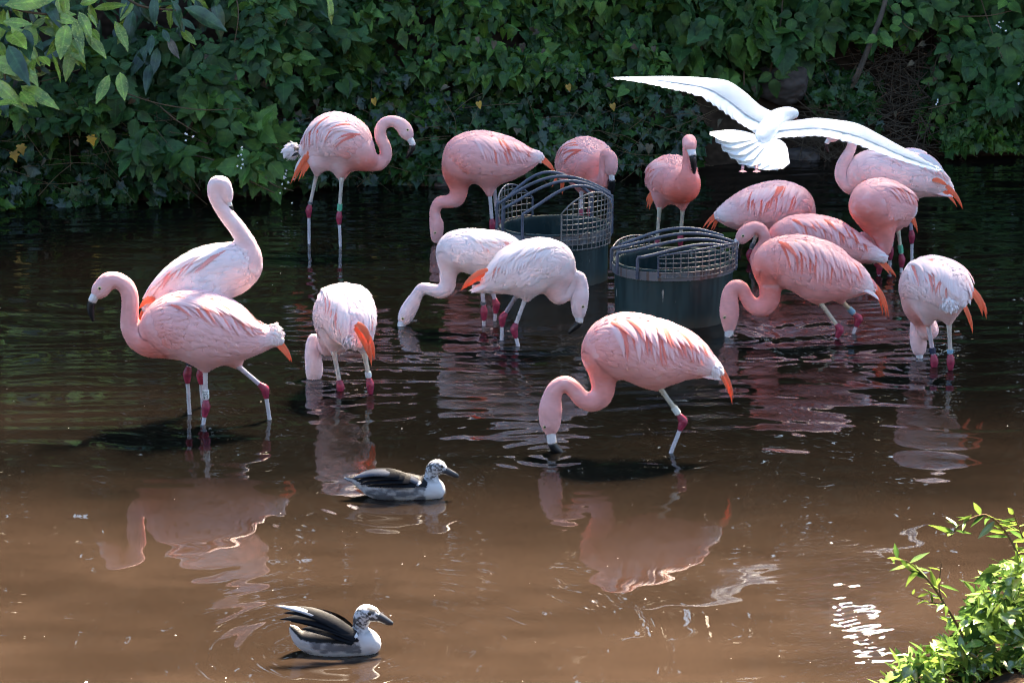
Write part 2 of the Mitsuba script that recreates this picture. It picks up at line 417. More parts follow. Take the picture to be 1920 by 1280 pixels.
    M.add(v, f, np.array([.70, .62, .62]) * pink * .3 + np.array([.70, .68, .70]) * (1 - pink * .3))
    b_ = put(key, 'bill', M.ply('horn', color=True), 'pale bill base')
    if eyes:
        ln = bs[2:bend].copy(); ln[:, 1] -= ln[:, 3] * .76; ln[:, 0] += ln[:, 3] * .10
        M = Mesh(); v, f = tube(ln[:, :3], .0016, 6); M.add(v, f, (.06, .045, .045)); put(b_, 'gape_line', M.ply('horn', color=True), 'dark line between the mandibles')
    if len(bill) > 2:
        M = Mesh(); v, f = tube(bs[bend - 1:, :3], bs[bend - 1:, 3] * 1.03, 12, .75); M.add(v, f, (.012, .012, .013))
        put(b_, 'bill_tip', M.ply('horn', color=True), 'black hooked bill tip')
    for x, y in eyes:
        e = px(x, y, 0.0)
        k = np.argmin(np.linalg.norm((nks[:, :3] - e)[:, [0, 2]], axis=1)); c = nks[k]
        off = (e - c[:3]); off[1] = 0; off2 = min((off ** 2).sum(), (c[3] * .8) ** 2)
        pos = c[:3] + off; pos[1] = c[1] - math.sqrt(c[3] ** 2 - off2) - .0005
        M = Mesh(); sp = trimesh.creation.icosphere(2, .0072); M.add(sp.vertices * [1, .6, 1] + pos, sp.faces, (.75, .60, .30))
        ek = put(key, 'eye', M.ply('eye_mat', color=True))
        M = Mesh(); sp = trimesh.creation.icosphere(2, .0042); M.add(sp.vertices * [1, .5, 1] + pos + [0, -.0032, 0], sp.faces, (.01, .01, .01))
        put(ek, 'pupil', M.ply('eye_mat', color=True))
    for q in legs:    # dict(h, k, f, dz, band)
        hp, kn, ft = q['h'], q['k'], q['f']
        dz = q.get('dz', 0.0)
        foot = px(ft[0], ft[1], dz)
        foot[2] = min(foot[2], -.005)
        leg_mesh(key, px(hp[0], hp[1], q.get('hdz', dz)), px(kn[0], kn[1], dz), foot, q.get('band'), q.get('tone', (.50, .47, .40)), band_text=q.get('text'))
    return key

# ------------------------------------------------------------------ the setting: terrain, water, trees
_bl = np.array([ground(x, y)[:2] for x, y in ((-300, 398), (0, 383), (300, 374), (500, 366), (560, 352), (700, 345), (820, 340), (1000, 334), (1200, 322), (1400, 305), (1500, 298), (1700, 292), (1920, 292), (2300, 290))])
def bank_y(x): return np.interp(x, _bl[:, 0], _bl[:, 1])
def near_y(x): return 6.7 + 1.35 * np.clip((np.asarray(x, float) - .95) / .45, 0, 1) ** 2 * (3 - 2 * np.clip((np.asarray(x, float) - .95) / .45, 0, 1))

def build_terrain():
    xs = np.concatenate([[-600, -250, -100, -50, -30, -20, -16, -14.5, -13, -10, -7, -5], np.linspace(-4, 4.4, 85), [5, 7, 10, 13, 14.5, 16, 20, 30, 50, 100, 250, 600]])
    rows = [('a', -400, 1.2), ('a', -60, 1.2), ('a', -8, 1.25), ('a', 0, 1.2), ('n', -4.2, 1.15), ('n', -2, .55), ('n', -.8, .22), ('n', -.25, .08), ('n', 0, .02), ('n', .12, -.12), ('n', .5, -.45), ('m', .5, -.5), ('b', -.8, -.5), ('b', -.25, -.35), ('b', -.06, -.1), ('b', 0, .0)]
    rows += [('b', t, z) for t, z in ((.05, .06), (.12, .2), (.2, .36), (.28, .52), (.36, .68), (.46, .84), (.56, 1.0), (.68, 1.15), (.85, 1.32), (1.1, 1.5), (1.5, 1.68), (2.2, 1.85), (3.5, 2.0), (6, 2.2), (12, 2.5), (30, 3.2), (80, 6), (400, 14))]
    G = np.zeros((len(rows), len(xs), 3))
    for k, (kind, o, z) in enumerate(rows):
        y = {'a': np.full(len(xs), float(o)), 'n': near_y(xs) + o, 'b': bank_y(xs) + o, 'm': (near_y(xs) + bank_y(xs)) / 2}[kind]
        zz = np.full(len(xs), float(z))
        if z < 1.1: zz = np.maximum(zz, np.clip((np.abs(xs) - 13) / 3, 0, 1) * 1.3 - .5 * (np.abs(xs) < 14.4))
        G[k] = np.stack([xs, y, zz], 1)
    n = meshkit.fbm(G * [2.2, 2.2, 2.2], 4, 3) - .5
    amp = np.where((G[..., 2] > .02) & (G[..., 2] < 2.0), .22, np.where(G[..., 2] >= 2.0, .5, .0))
    G[..., 1] += n * amp * .6; G[..., 2] += n * amp * .5
    M = Mesh(); M.add(G.reshape(-1, 3), quads(len(rows), len(xs)))
    def soil(p, nn, uv):
        return mix((.020, .014, .010), (.060, .040, .028), fbm(p.x * 7, p.y * 7, p.z * 7, 4)) * (.6 + .8 * noise(p.x * 45, p.y * 45, p.z * 45))
    scene['soil_mat'] = {'type': 'twosided', 'bsdf': {'type': 'diffuse', 'reflectance': proc(soil)}}
    structure('ground', M.ply('soil_mat', smooth=True), 'dark earth of the pond banks')
build_terrain()

# ripples: (x, y in the photograph, strength, wavelength m, reach m)
RINGS = [(390, 790, .8, .085, .30), (505, 797, .6, .08, .22), (592, 712, .8, .07, .30), (640, 738, .5, .07, .2), (695, 735, .5, .07, .2), (752, 618, .9, .075, .32), (970, 650, .8, .08, .35), (1080, 640, .5, .07, .25), (906, 602, .5, .07, .25),
         (1035, 852, 1.1, .085, .40), (1265, 842, .8, .085, .35), (1368, 630, .9, .075, .35), (1575, 628, .7, .08, .35), (1600, 622, .6, .08, .3), (1722, 685, .8, .075, .3), (1770, 690, .6, .07, .3), (818, 460, .7, .07, .25), (580, 463, .3, .06, .2), (638, 455, .3, .06, .2)]
DUCKS = [(648, 1215, 2.6, .16, .40), (760, 930, 1.6, .12, .32)]
def water_height(X, Y):
    Z = np.zeros_like(X)
    rng = np.random.default_rng(5)
    p3 = np.stack([X * .7, Y * .7, 0 * X], -1)
    patch = meshkit.fbm(p3, 3, 11)
    rough = np.clip((Y - 9.3) / 2.4,   .15, 1.0) * (.5 + 1.1 * patch)
    calm = np.clip((Y - 9.2) / 1.6, .22, 1.0)
    wx = (meshkit.fbm(np.stack([X * 1.3, Y * 1.3, 0 * X], -1), 3, 21) - .5) * .5
    wy = (meshkit.fbm(np.stack([X * 1.1, Y * 1.6, 0 * X], -1), 3, 31) - .5) * .35
    for lam, slope in ((.52, .008), (.38, .010), (.27, .013), (.21, .015), (.155, .017), (.12, .012), (.095, .004)):
        for _ in range(2):
            th = rng.normal(0, .16); k = 2 * PI / lam
            Z += slope / k * np.cos(k * (np.sin(th) * (X + wx) + np.cos(th) * (Y + wy)) + rng.uniform(0, 6.28)) * rough * (1.0 if lam > .25 else calm)
    for x, y, a, lam, reach in RINGS + DUCKS:
        g = ground(x, y); r = np.hypot(X - g[0], Y - g[1])
        mod = .55 + .9 * meshkit.noise(np.stack([X * 3 + a, Y * 3, 0 * X + a * 3], -1), 4)
        Z += a * .0008 * np.exp(-r / reach) * np.cos(2 * PI * r / lam + 1.2 * (mod - 1)) * mod * np.clip((r + .02) / .07, 0, 1)
    g = ground(1610, 1175)                                    # short steep ripples, added and angled to throw sun glints
    e = np.exp(-((X - g[0]) / .115) ** 2 - ((Y - g[1] - .05) / .5) ** 2)
    q = meshkit.fbm(np.stack([X * 9, Y * 14, 0 * X], -1), 3, 8) - .5
    Z += e * .0056 * np.cos(2 * PI / .066 * (Y - .42 * X + .09 * q)) * (.7 + .7 * meshkit.noise(np.stack([X * 13, Y * 9, 0 * X], -1), 9))
    return Z

def build_water():
    ys = np.concatenate([np.linspace(5.6, 7.6, 14, endpoint=False), np.linspace(7.6, 12.6, 560, endpoint=False), np.linspace(12.6, 18.9, 380)])
    core = np.linspace(-1.06, 1.06, 330)
    out = np.array([14.6, 9, 6, 4.4])
    X = np.zeros((len(ys), len(core) + 8)); Y = np.repeat(ys[:, None], X.shape[1], 1)
    half = ys * .1785 + .02
    X[:, 4:-4] = half[:, None] * core
    X[:, :4] = -out; X[:, -4:] = out[::-1]
    Z = water_height(X, Y)
    M = Mesh(); M.add(np.stack([X, Y, Z], -1).reshape(-1, 3), quads(*X.shape))
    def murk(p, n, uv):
        # lighter brown towards the near bank and in side patches, darker beyond
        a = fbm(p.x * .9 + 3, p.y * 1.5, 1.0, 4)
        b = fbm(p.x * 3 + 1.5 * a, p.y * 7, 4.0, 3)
        near_weight = smoothstep(10.6, 9.2, p.y + 1.6 * (a - .5) + .5 * (b - .5))
        side_patches = dr.exp(-dr.square((p.x + 2.1) / .8) - dr.square((p.y - 11.2) / .45)) + dr.exp(-dr.square((p.x - 1.75) / .5) - dr.square((p.y - 10.7) / .4))
        brown_mix = dr.clip(near_weight + .36 * side_patches * (.4 + 1.2 * b), 0, 1)
        return mix((.0048, .0040, .0032), mix((.0165, .0109, .0077), (.0285, .0188, .0134), smoothstep(.30, .72, a * .6 + b * .4)), brown_mix)
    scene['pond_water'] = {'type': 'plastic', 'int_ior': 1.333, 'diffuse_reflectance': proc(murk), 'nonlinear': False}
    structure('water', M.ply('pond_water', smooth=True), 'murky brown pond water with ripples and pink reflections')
build_water()

def leaf_bsdf(name, base, dark, vein=0.0, rough=.45, spec=.28, spots=0.0, thin=False, trans=.5):
    def fn(p, n, uv):
        c = mix(dark, base, smoothstep(.2, .8, noise(p.x * 9, p.y * 9, p.z * 9) * .6 + .4 * noise(p.x * 60, p.y * 60, p.z * 60))) * (.36 + .95 * noise(p.x * 16 + 7, p.y * 16, p.z * 16))
        if vein:
            y = dr.abs(uv.y)
            mid = 1 - smoothstep(.008, .03, y)
            sd = 1 - smoothstep(.06, .16, dr.abs(dr.abs(uv.x * 7 - y * 5 - dr.floor(uv.x * 7 - y * 5)) - .5) * 2)
            c = c * (1 + vein * (mid + .45 * sd))
        if spots: c = mix(c, (.34, .36, .08), spots * smoothstep(.62, .74, noise(p.x * 110, p.y * 110, p.z * 110)))
        return c
    if thin: scene[name] = {'type': 'principledthin', 'base_color': proc(fn), 'roughness': rough, 'diff_trans': trans, 'eta': 1.45}
    else: scene[name] = {'type': 'twosided', 'bsdf': {'type': 'principled', 'base_color': proc(fn), 'roughness': rough, 'specular': spec}}
leaf_bsdf('leaf_ivy', (0.031, 0.082, 0.014), (0.011, 0.037, 0.009), .6, .40, .38)
leaf_bsdf('leaf_ivy_light', (0.073, 0.148, 0.019), (0.035, 0.086, 0.013), .4, .40)
leaf_bsdf('leaf_ivy_blue', (0.031, 0.058, 0.027), (0.014, 0.031, 0.014), .6, .34, .5)
leaf_bsdf('leaf_bramble', (0.040, 0.101, 0.026), (0.021, 0.061, 0.017), .35, .50)
leaf_bsdf('leaf_bramble_light', (0.090, 0.183, 0.030), (0.051, 0.117, 0.022), .3, .50)
leaf_bsdf('leaf_bindweed', (0.054, 0.117, 0.019), (0.024, 0.066, 0.013), .3, .5)
leaf_bsdf('leaf_laurel', (.31, .42, .055), (.17, .27, .045), .4, .30, .6, .8)  # lightened beyond its own yellow-green to stand in for sun through leaves
leaf_bsdf('leaf_laurel_dark', (.050, .105, .040), (.025, .060, .028), .4, .30, .6)
leaf_bsdf('leaf_yellow', (.62, .36, .04), (.40, .24, .05), 0, .5)
leaf_bsdf('leaf_dead', (.12, .095, .06), (.05, .04, .025), .3, .7)
leaf_bsdf('leaf_pale', (.24, .21, .17), (.12, .10, .08), .3, .7)
leaf_bsdf('leaf_tree', (.034, .062, .020), (.018, .036, .013), 0, .5, .4)
leaf_bsdf('leaf_weed', (.26, .38, .07), (.13, .22, .04), .3, .22, .6, 0, True, .9)
leaf_bsdf('leaf_weed_glossy', (.20, .30, .06), (.10, .18, .04), .3, .16, 1.0)
leaf_bsdf('leaf_weed_dark', (.085, .16, .035), (.04, .09, .02), .3, .24, .6, 0, True, .5)
def bark_fn(p, n, uv): return mix((.05, .038, .03), (.17, .14, .115), fbm(p.x * 30, p.y * 30, p.z * 8, 3))
scene['bark'] = {'type': 'diffuse', 'reflectance': proc(bark_fn)}
scene['twig_mat'] = {'type': 'diffuse', 'reflectance': rgb(.10, .075, .055)}
scene['cane_mat'] = {'type': 'diffuse', 'reflectance': rgb(.13, .09, .055)}
scene['blossom_mat'] = {'type': 'twosided', 'bsdf': {'type': 'diffuse', 'reflectance': rgb(.82, .80, .78)}}

def half_leaf(outline, fold=.25, curl=.25, serr=0.0, n=12):
    "(v, f, uv) of a leaf 1 long along +x, its face +z; outline: (x, half width)."
    o = np.array(outline, float)
    if serr:
        t = np.linspace(0, 1, n * 2 + 1)
        ox, oy = np.interp(t, np.linspace(0, 1, len(o)), o[:, 0]), np.interp(t, np.linspace(0, 1, len(o)), o[:, 1])
        oy = oy * (1 + serr * ((np.arange(len(t)) % 2) * 2 - 1)); ox = ox + serr * .25 * (np.arange(len(t)) % 2)
        oy[0] = oy[-1] = 0
        o = np.stack([ox, oy], 1)
    m = len(o); mx = np.clip(o[:, 0], 0, 1)
    z = lambda x, y: fold * np.abs(y) * (1 - .4 * np.abs(y)) - curl * x * x + .05 * np.sin(x * 9) * np.abs(y)
    V, U = [], []
    for sg in (1, 0, -1):
        x = o[:, 0] if sg else mx; y = o[:, 1] * sg
        V.append(np.stack([x, y, z(x, y)], 1)); U.append(np.stack([x, y], 1))
    v = np.stack(V, 1).reshape(-1, 3); u = np.stack(U, 1).reshape(-1, 2)
    return v, quads(m, 3), u
IVY = [(0, 0), (-.10, .16), (-.02, .44), (.20, .34), (.34, .58), (.50, .30), (.74, .16), (1, 0)]
HEART = [(0, 0), (-.16, .16), (-.12, .36), (.10, .44), (.40, .36), (.72, .17), (1, 0)]
OVATE = [(0, 0), (.06, .20), (.22, .36), (.42, .38), (.64, .27), (.84, .12), (1, 0)]
BLADE = [(0, 0), (.06, .17), (.22, .31), (.42, .33), (.64, .24), (.84, .11), (1, 0)]
LANCE = [(0, 0), (.12, .09), (.30, .165), (.50, .175), (.70, .13), (.87, .06), (1, 0)]
NARROW = [(0, 0), (.15, .08), (.35, .13), (.55, .12), (.8, .06), (1, 0)]

def leaf_shapes(outline, n, seed, serr=0.0, tri=False, sub=6):
    rng, out = np.random.default_rng(seed), []
    for _ in range(n):
        M = Mesh()
        for k, (ang, off, sc) in enumerate(((0, .26, .95), (1.2, .05, .78), (-1.2, .05, .78)) if tri else ((0, 0, 1.0),)):
            o = np.array(outline) * [1, rng.normal(1, .08)]
            v, f, u = half_leaf(o, rng.uniform(.05, .45), rng.uniform(-.05, .45), serr, sub)
            if tri: v[:, 2] += .12 * (k > 0) * v[:, 0]
            c, s = math.cos(ang), math.sin(ang)
            v = v * sc + [off, 0, 0]
            M.add(v @ np.array([[c, s, 0], [-s, c, 0], [0, 0, 1]]), f, None, u)
        out.append(M)
    return out

def place_matrix(pos, tip, normal, size):
    x = unit(tip - np.asarray(normal) * (np.dot(tip, normal))); z = unit(normal); y = np.cross(z, x)
    m = np.eye(4); m[:3, 0], m[:3, 1], m[:3, 2], m[:3, 3] = x * size, y * size, z * size, pos
    return m

ply_cache = {}
def cached(mesh, bsdf, m):
    k = (id(mesh), bsdf)
    if k not in ply_cache: ply_cache[k] = (mesh.ply(bsdf, smooth=40 if False else True, uv=True), mesh)
    return {**ply_cache[k][0], 'to_world': T4(m)}

def bank_point(x, y, out):
    "The point of the far bank's face, out metres before it, that is seen at this place."
    Y = 16.5
    for _ in range(6):
        p = P(x, y, Y)
        Y = bank_y(p[0]) + .5 * max(p[2], 0) - out
    return P(x, y, Y)

def in_poly(pts, poly):
    from shapely import contains_xy, Polygon
    return contains_xy(Polygon(poly), pts[:, 0], pts[:, 1])

def scatter_leaves(key, name, poly, count, shapes, bsdfs, size, out=(0, .35), seed=0, tip=(0, -.25, -1), spread=.55, face=(0, -.8, .5), tilt=.55, parts=260, cluster=0.0):
    """Leaves in the volume before the bank's face: those that stand out most are parts, the rest one part of kind stuff for each tone."""
    rng = np.random.default_rng(seed)
    pl = np.array(poly, float); lo, hi = pl.min(0), pl.max(0)
    pts = np.zeros((0, 2))
    while len(pts) < count:
        q = rng.uniform(lo, hi, (count * 2, 2))
        if cluster:
            w = meshkit.fbm(np.hstack([q / 70, np.full((len(q), 1), seed * 3.7)]), 2, seed)
            q = q[rng.random(len(q)) < np.clip((w - .5) * cluster * 3 + .6, .04, 1)]
        pts = np.vstack([pts, q[in_poly(q, pl)]])
    pts = pts[:count]
    hum = np.clip(meshkit.fbm(np.hstack([pts / 62, np.full((len(pts), 1), seed * 1.3)]), 3, seed + 2) * 3.9 - 1.62, 0, 1)
    outs = out[0] + (out[1] - out[0]) * np.clip(hum * .85 + rng.uniform(-.15, .30, count), 0, 1)
    order = np.argsort(-outs)
    sunlit_clump = meshkit.fbm(np.hstack([pts / 95, np.full((len(pts), 1), seed * 2.1)]), 2, seed + 9)  # leaf tones lightened in patches, imitating sunlit clumps
    rest = {}
    for i, k in enumerate(order):
        p = bank_point(*pts[k], outs[k])
        if p[2] < .015: p[2] = .015 + .03 * rng.random()
        n = unit(np.array(face) + rng.normal(0, tilt, 3)); t = unit(np.array(tip) + rng.normal(0, spread, 3))
        m = place_matrix(p, t, n, size * np.clip(rng.normal(1, .26), .45, 1.7))
        sh = shapes[rng.integers(len(shapes))]
        b = bsdfs[int(np.clip(rng.random() * .62 + (sunlit_clump[k] - .38) * 1.25, 0, .999) * len(bsdfs))]
        if i < parts: put(key, 'leaf', cached(sh, b, m))
        else:
            M = rest.setdefault(b, Mesh()); v = np.vstack(sh.v)
            M.add(v @ m[:3, :3].T + m[:3, 3], np.vstack([f for f in sh.f]), None, np.vstack(sh.u))
    for b, M in rest.items(): put(key, 'foliage', M.ply(b, uv=True), kind='stuff')

def stem(key, pts, r0, r1, name='stem', mat='cane_mat', sides=6, per=8):
    q = spline(np.array(pts), per)
    M = Mesh(); v, f = tube(q, np.linspace(r0, r1, len(q)), sides); M.add(v, f)
    return put(key, name, M.ply(mat))

S_IVY, S_HEART = leaf_shapes(IVY, 6, 1), leaf_shapes(HEART, 6, 2)
S_BRAMBLE, S_OVATE = leaf_shapes(BLADE, 5, 3, .08, True, 7), leaf_shapes(OVATE, 5, 4, .08, False, 7)
S_LANCE, S_NARROW = leaf_shapes(LANCE, 5, 5, .05, False, 6), leaf_shapes(NARROW, 5, 6)

def bank_limit(x): return np.interp(x, [0, 500, 560, 820, 1200, 1500, 1920], [360, 350, 335, 325, 305, 280, 275])

def vegetation():
    iv = ['leaf_ivy', 'leaf_ivy', 'leaf_ivy_blue', 'leaf_ivy_light']
    k = thing('ivy', 'low ivy with pointed lobed leaves hanging over the water at the left edge', 'ivy')
    scatter_leaves(k, 'ivy', [(-60, 215), (60, 190), (200, 230), (290, 300), (330, 372), (180, 384), (60, 392), (-60, 396)], 1250, S_IVY, iv, .066, (0, .34), 11)
    scatter_leaves(k, 'ivy', [(200, 200), (300, 240), (520, 180), (560, 340), (330, 372), (240, 320)], 600, S_IVY, iv[:3], .058, (0, .12), 18, parts=0)
    for x, y in ((170, 255), (38, 272), (112, 195), (25, 285), (252, 245)): put(k, 'yellow_leaf', cached(S_IVY[x % 6], 'leaf_yellow', place_matrix(bank_point(x, y, .37), np.array([.3, -.2, -1]), unit(np.array([.1, -1, .2])), .06)), 'yellowed leaf')
    k = thing('ivy', 'dark ivy curtain behind the flamingos in the middle of the far bank', 'ivy')
    scatter_leaves(k, 'ivy', [(540, 170), (700, 130), (900, 120), (1120, 130), (1300, 180), (1330, 250), (1310, 305), (1180, 322), (1000, 332), (800, 338), (690, 342), (560, 345)], 4600, S_IVY, iv, .053, (0, .30), 12, parts=290, cluster=.5)
    for x, y in ((700, 186), (897, 192), (1148, 196), (1065, 160)): put(k, 'yellow_leaf', cached(S_HEART[x % 6], 'leaf_yellow', place_matrix(bank_point(x, y, .32), np.array([.3, -.2, -1]), unit(np.array([.1, -1, .2])), .042)), 'yellowed leaf')
    k = thing('ivy', 'ivy patch round the bare sapling stem at the top right', 'ivy')
    scatter_leaves(k, 'ivy', [(1520, 110), (1600, 130), (1660, 150), (1650, 240), (1560, 240), (1510, 190)], 340, S_IVY, ['leaf_ivy', 'leaf_ivy', 'leaf_ivy_blue'], .054, (.0, .22), 13, parts=160)
    k = thing('ivy', 'ivy trailing to the water at the right edge below the brambles', 'ivy')
    scatter_leaves(k, 'ivy', [(1740, 190), (1850, 160), (1980, 150), (1980, 285), (1880, 278), (1780, 285), (1725, 240)], 950, S_IVY, ['leaf_ivy', 'leaf_bindweed', 'leaf_ivy_light'], .055, (0, .25), 14, parts=240)
    k = thing('bindweed', 'tangle of heart-shaped bindweed leaves above the ivy at the top centre', 'bindweed')
    scatter_leaves(k, 'b', [(600, -40), (1330, -40), (1330, 120), (1200, 180), (1000, 150), (850, 150), (640, 190)], 2700, S_HEART, ['leaf_bindweed', 'leaf_bindweed', 'leaf_bramble', 'leaf_bramble_light', 'leaf_ivy_light'], .064, (0, .34), 15, parts=290, cluster=.5)
    k = thing('nettle', 'stand of large toothed nettle leaves above the gull wing', 'nettle')
    scatter_leaves(k, 'n', [(1240, -40), (1500, -40), (1560, 60), (1500, 130), (1420, 160), (1330, 140), (1260, 90)], 520, S_OVATE, ['leaf_bramble', 'leaf_bindweed', 'leaf_bramble_light'], .125, (.0, .45), 16, parts=260, tilt=.5)
    for a in ((1300, 150, 1330, -20), (1395, 160, 1380, -20), (1440, 150, 1470, -30)): stem(k, [bank_point(a[0], a[1], .2), bank_point((a[0] + a[2]) / 2 + 6, (a[1] + a[3]) / 2, .32), bank_point(a[2], a[3], .3)], .006, .004)
    def bramble(label, poly, n, seed, canes, light=.3, flowers=(), size=.10, out=(.0, .5)):
        k = thing('bramble', label, 'bramble')
        scatter_leaves(k, 'br', poly, n, S_BRAMBLE, ['leaf_bramble', 'leaf_bramble', 'leaf_bindweed', 'leaf_bramble_light'], size, out, seed, tilt=.45, spread=.7, parts=200, cluster=.8)
        for c in canes: stem(k, [bank_point(x, y, o) for x, y, o in c], .0042, .0026)
        rng = np.random.default_rng(seed)
        for x, y, cnt, rad in flowers:
            for _ in range(cnt):
                p = bank_point(x + rng.normal(0, rad), y + rng.normal(0, rad * 1.3), out[1] + .04)
                M = Mesh()
                for j in range(5):
                    a = j * 1.2566; u = np.array([math.cos(a), -.25, math.sin(a)])
                    w = np.array([-math.sin(a), 0, math.cos(a)])
                    s = .0045 + .003 * rng.random()
                    M.add([p, p + (u * .6 + w * .4) * s, p + u * s * 1.1, p + (u * .6 - w * .4) * s], [[0, 1, 2], [0, 2, 3]])
                put(k, 'blossom', M.ply('blossom_mat', smooth=False))
    bramble('bramble bush with a long arching cane, upper left above the white flamingo', [(180, 60), (330, 60), (560, 40), (640, 120), (560, 180), (420, 210), (230, 215), (150, 150)], 380, 21,
            [[(120, 172, .1), (180, 160, .4), (300, 195, .5), (380, 206, .52), (450, 204, .45)], [(300, 200, .4), (330, 225, .5), (370, 250, .4)], [(440, -20, .3), (447, 30, .45), (440, 80, .4)]])
    bramble('low bramble with white blossom clusters drooping over the water at the left', [(240, 260), (330, 225), (420, 200), (540, 240), (560, 300), (500, 330), (420, 320), (330, 320), (255, 300)], 230, 22,
            [[(300, 290, .1), (400, 300, .5), (470, 340, .55), (515, 362, .55)], [(480, 310, .4), (510, 345, .55), (550, 358, .55)]], flowers=((355, 258, 6, 5), (450, 300, 8, 7), (540, 345, 14, 11)), size=.115, out=(.1, .6))
    bramble('shady bramble leaves over the far left corner beside the laurel', [(20, 130), (180, 150), (200, 240), (80, 230), (-40, 200)], 130, 23, [[(20, 160, .1), (90, 150, .45), (150, 130, .5)]], size=.085, out=(.15, .5))
    bramble('bramble growth along the top edge between the laurel and the bindweed', [(380, -40), (680, -40), (680, 90), (600, 130), (470, 90)], 260, 24, [[(520, 100, .2), (530, 60, .5), (560, -20, .5)], [(550, 88, .4), (590, 52, .5)]], size=.10)
    bramble('bramble hanging down the right edge, a single white blossom in it', [(1700, -40), (1990, -40), (1990, 170), (1880, 200), (1760, 220), (1720, 160), (1780, 60)], 330, 25, [[(1830, -30, .2), (1860, 60, .5), (1880, 110, .5)], [(1800, 190, .3), (1740, 205, .45)], [(1750, 30, .3), (1850, 30, .5), (1900, 20, .4)]], flowers=((1757, 187, 3, 3), (1873, 45, 6, 6), (1912, 160, 2, 3)), size=.115)
    bramble('bramble leaves overhanging the dark hollow at the top right', [(1500, -40), (1720, -40), (1740, 40), (1690, 70), (1560, 60), (1520, 130), (1440, 160), (1450, 90)], 170, 26, [[(1640, -30, .2), (1700, 50, .5), (1720, 60, .5)]], size=.12)
    # aucuba at the top left: large spotted leaves
    k = thing('laurel', 'spotted laurel with large yellow-green toothed leaves in the top left corner', 'laurel')
    rng = np.random.default_rng(31)
    for x, y, a, L, o in ((8, 10, 20, 95, .8), (20, 50, -50, 80, .8), (45, 55, -70, 75, .82), (15, 85, -60, 90, .85), (28, 95, -55, 75, .8), (-20, 110, -20, 100, .8), (-10, 150, -40, 80, .8), (0, 170, -60, 60, .8), (100, 30, -15, 50, .7), (125, 45, -95, 75, .8), (138, 40, -75, 60, .8), (150, 8, 10, 60, .7), (60, 40, -100, 80, .6), (78, 75, -95, 60, .6), (180, -10, -5, 70, .6),
                         (135, 90, -100, 60, .6), (205, 140, -110, 60, .6), (225, 135, -80, 55, .6), (285, 65, -90, 40, .6), (305, 55, -60, 36, .6), (340, 35, -50, 40, .6), (345, 15, 5, 90, .6), (290, -10, -80, 60, .55), (320, 0, -60, 55, .55), (5, 40, -10, 60, .7), (50, 5, 160, 70, .7), (85, 0, -60, 60, .7), (595, -20, -60, 60, .5), (612, -10, -80, 50, .5), (30, 120, -140, 60, .7), (115, 5, -100, 60, .6), (250, 20, -100, 70, .5), (215, 40, -70, 60, .5)):
        p = bank_point(x, y, o); d = np.array([math.cos(math.radians(a)), -.25, math.sin(math.radians(a))])
        put(k, 'leaf', cached(S_LANCE[rng.integers(5)], 'leaf_laurel' if (x < 240 or x > 590) and rng.random() < .8 else 'leaf_laurel_dark', place_matrix(p, unit(d), unit(np.array([rng.normal(0, .35), -.8, .6 + rng.normal(0, .2)])), L * 1.06 * mpp(p[1]))))
    scatter_leaves(k, 'l', [(-60, -60), (420, -60), (400, 70), (260, 130), (180, 190), (-60, 190)], 230, S_LANCE, ['leaf_laurel_dark', 'leaf_laurel_dark', 'leaf_laurel'], .15, (.1, .5), 32, parts=120)
    scatter_leaves(k, 'l', [(-60, -60), (190, -60), (170, 60), (90, 120), (30, 200), (-60, 200)], 70, S_LANCE, ['leaf_laurel', 'leaf_laurel', 'leaf_laurel_dark'], .16, (.55, .85), 33, parts=100, tip=(.5, -.3, -.8), face=(0, -.7, .7))
    for a in ([(-30, -30, .3), (40, 20, .7), (120, 30, .7)], [(-40, 40, .3), (0, 90, .7), (10, 150, .75)], [(200, -40, .3), (260, 10, .5), (330, 20, .55)]): stem(k, [bank_point(*q) for q in a], .010, .005)
    p = bank_point(315, 70, .62); put(k, 'dead_leaf', cached(S_LANCE[1], 'leaf_pale', place_matrix(p, unit(np.array([.55, -.2, -.8])), unit(np.array([-.5, -.8, .3])), .14)), 'withered grey leaf')
    rng = np.random.default_rng(37); D = Mesh()
    for _ in range(90):
        x, y = rng.uniform(0, 1920), rng.uniform(20, 330)
        if y > bank_limit(x): continue
        sh = S_HEART[rng.integers(6)]; p = bank_point(x, y, rng.uniform(.2, .42)); m = place_matrix(p, unit(rng.normal(0, .5, 3) + [0, -.2, -1]), unit(rng.normal(0, .5, 3) + [0, -.8, .4]), rng.uniform(.03, .055))
        D.add(np.vstack(sh.v) @ m[:3, :3].T + m[:3, 3], np.vstack(sh.f), None, np.vstack(sh.u))
    k = thing('withered_leaves', 'withered brown leaves caught among the green ones all over the far bank', 'leaves', kind='stuff'); scene[k] = D.ply('leaf_dead', uv=True)
    # bare sapling stem and the twig litter of the hollow
    k = thing('sapling', 'bare leaning sapling stem with a few leaves at the top right', 'sapling')
    stem(k, [bank_point(1590, 175, .05), bank_point(1608, 140, .30), bank_point(1632, 80, .42), bank_point(1655, 20, .48), bank_point(1668, -40, .5)], .020, .014, 'trunk', 'bark', 9)
    for j, (x, y, a) in enumerate(((1650, 62, -20), (1660, 70, -60), (1668, 55, 30), (1645, 70, 200), (1672, 10, -40), (1690, 5, 10), (1700, 25, -70), (1685, 30, -110))):
        put(k, 'leaf', cached(S_OVATE[j % 5], 'leaf_bramble_light', place_matrix(bank_point(x, y, .52), unit(np.array([math.cos(math.radians(a)), -.3, math.sin(math.radians(a))])), unit(np.array([0, -.8, .6])), .08)))
    rng = np.random.default_rng(41); M = Mesh()
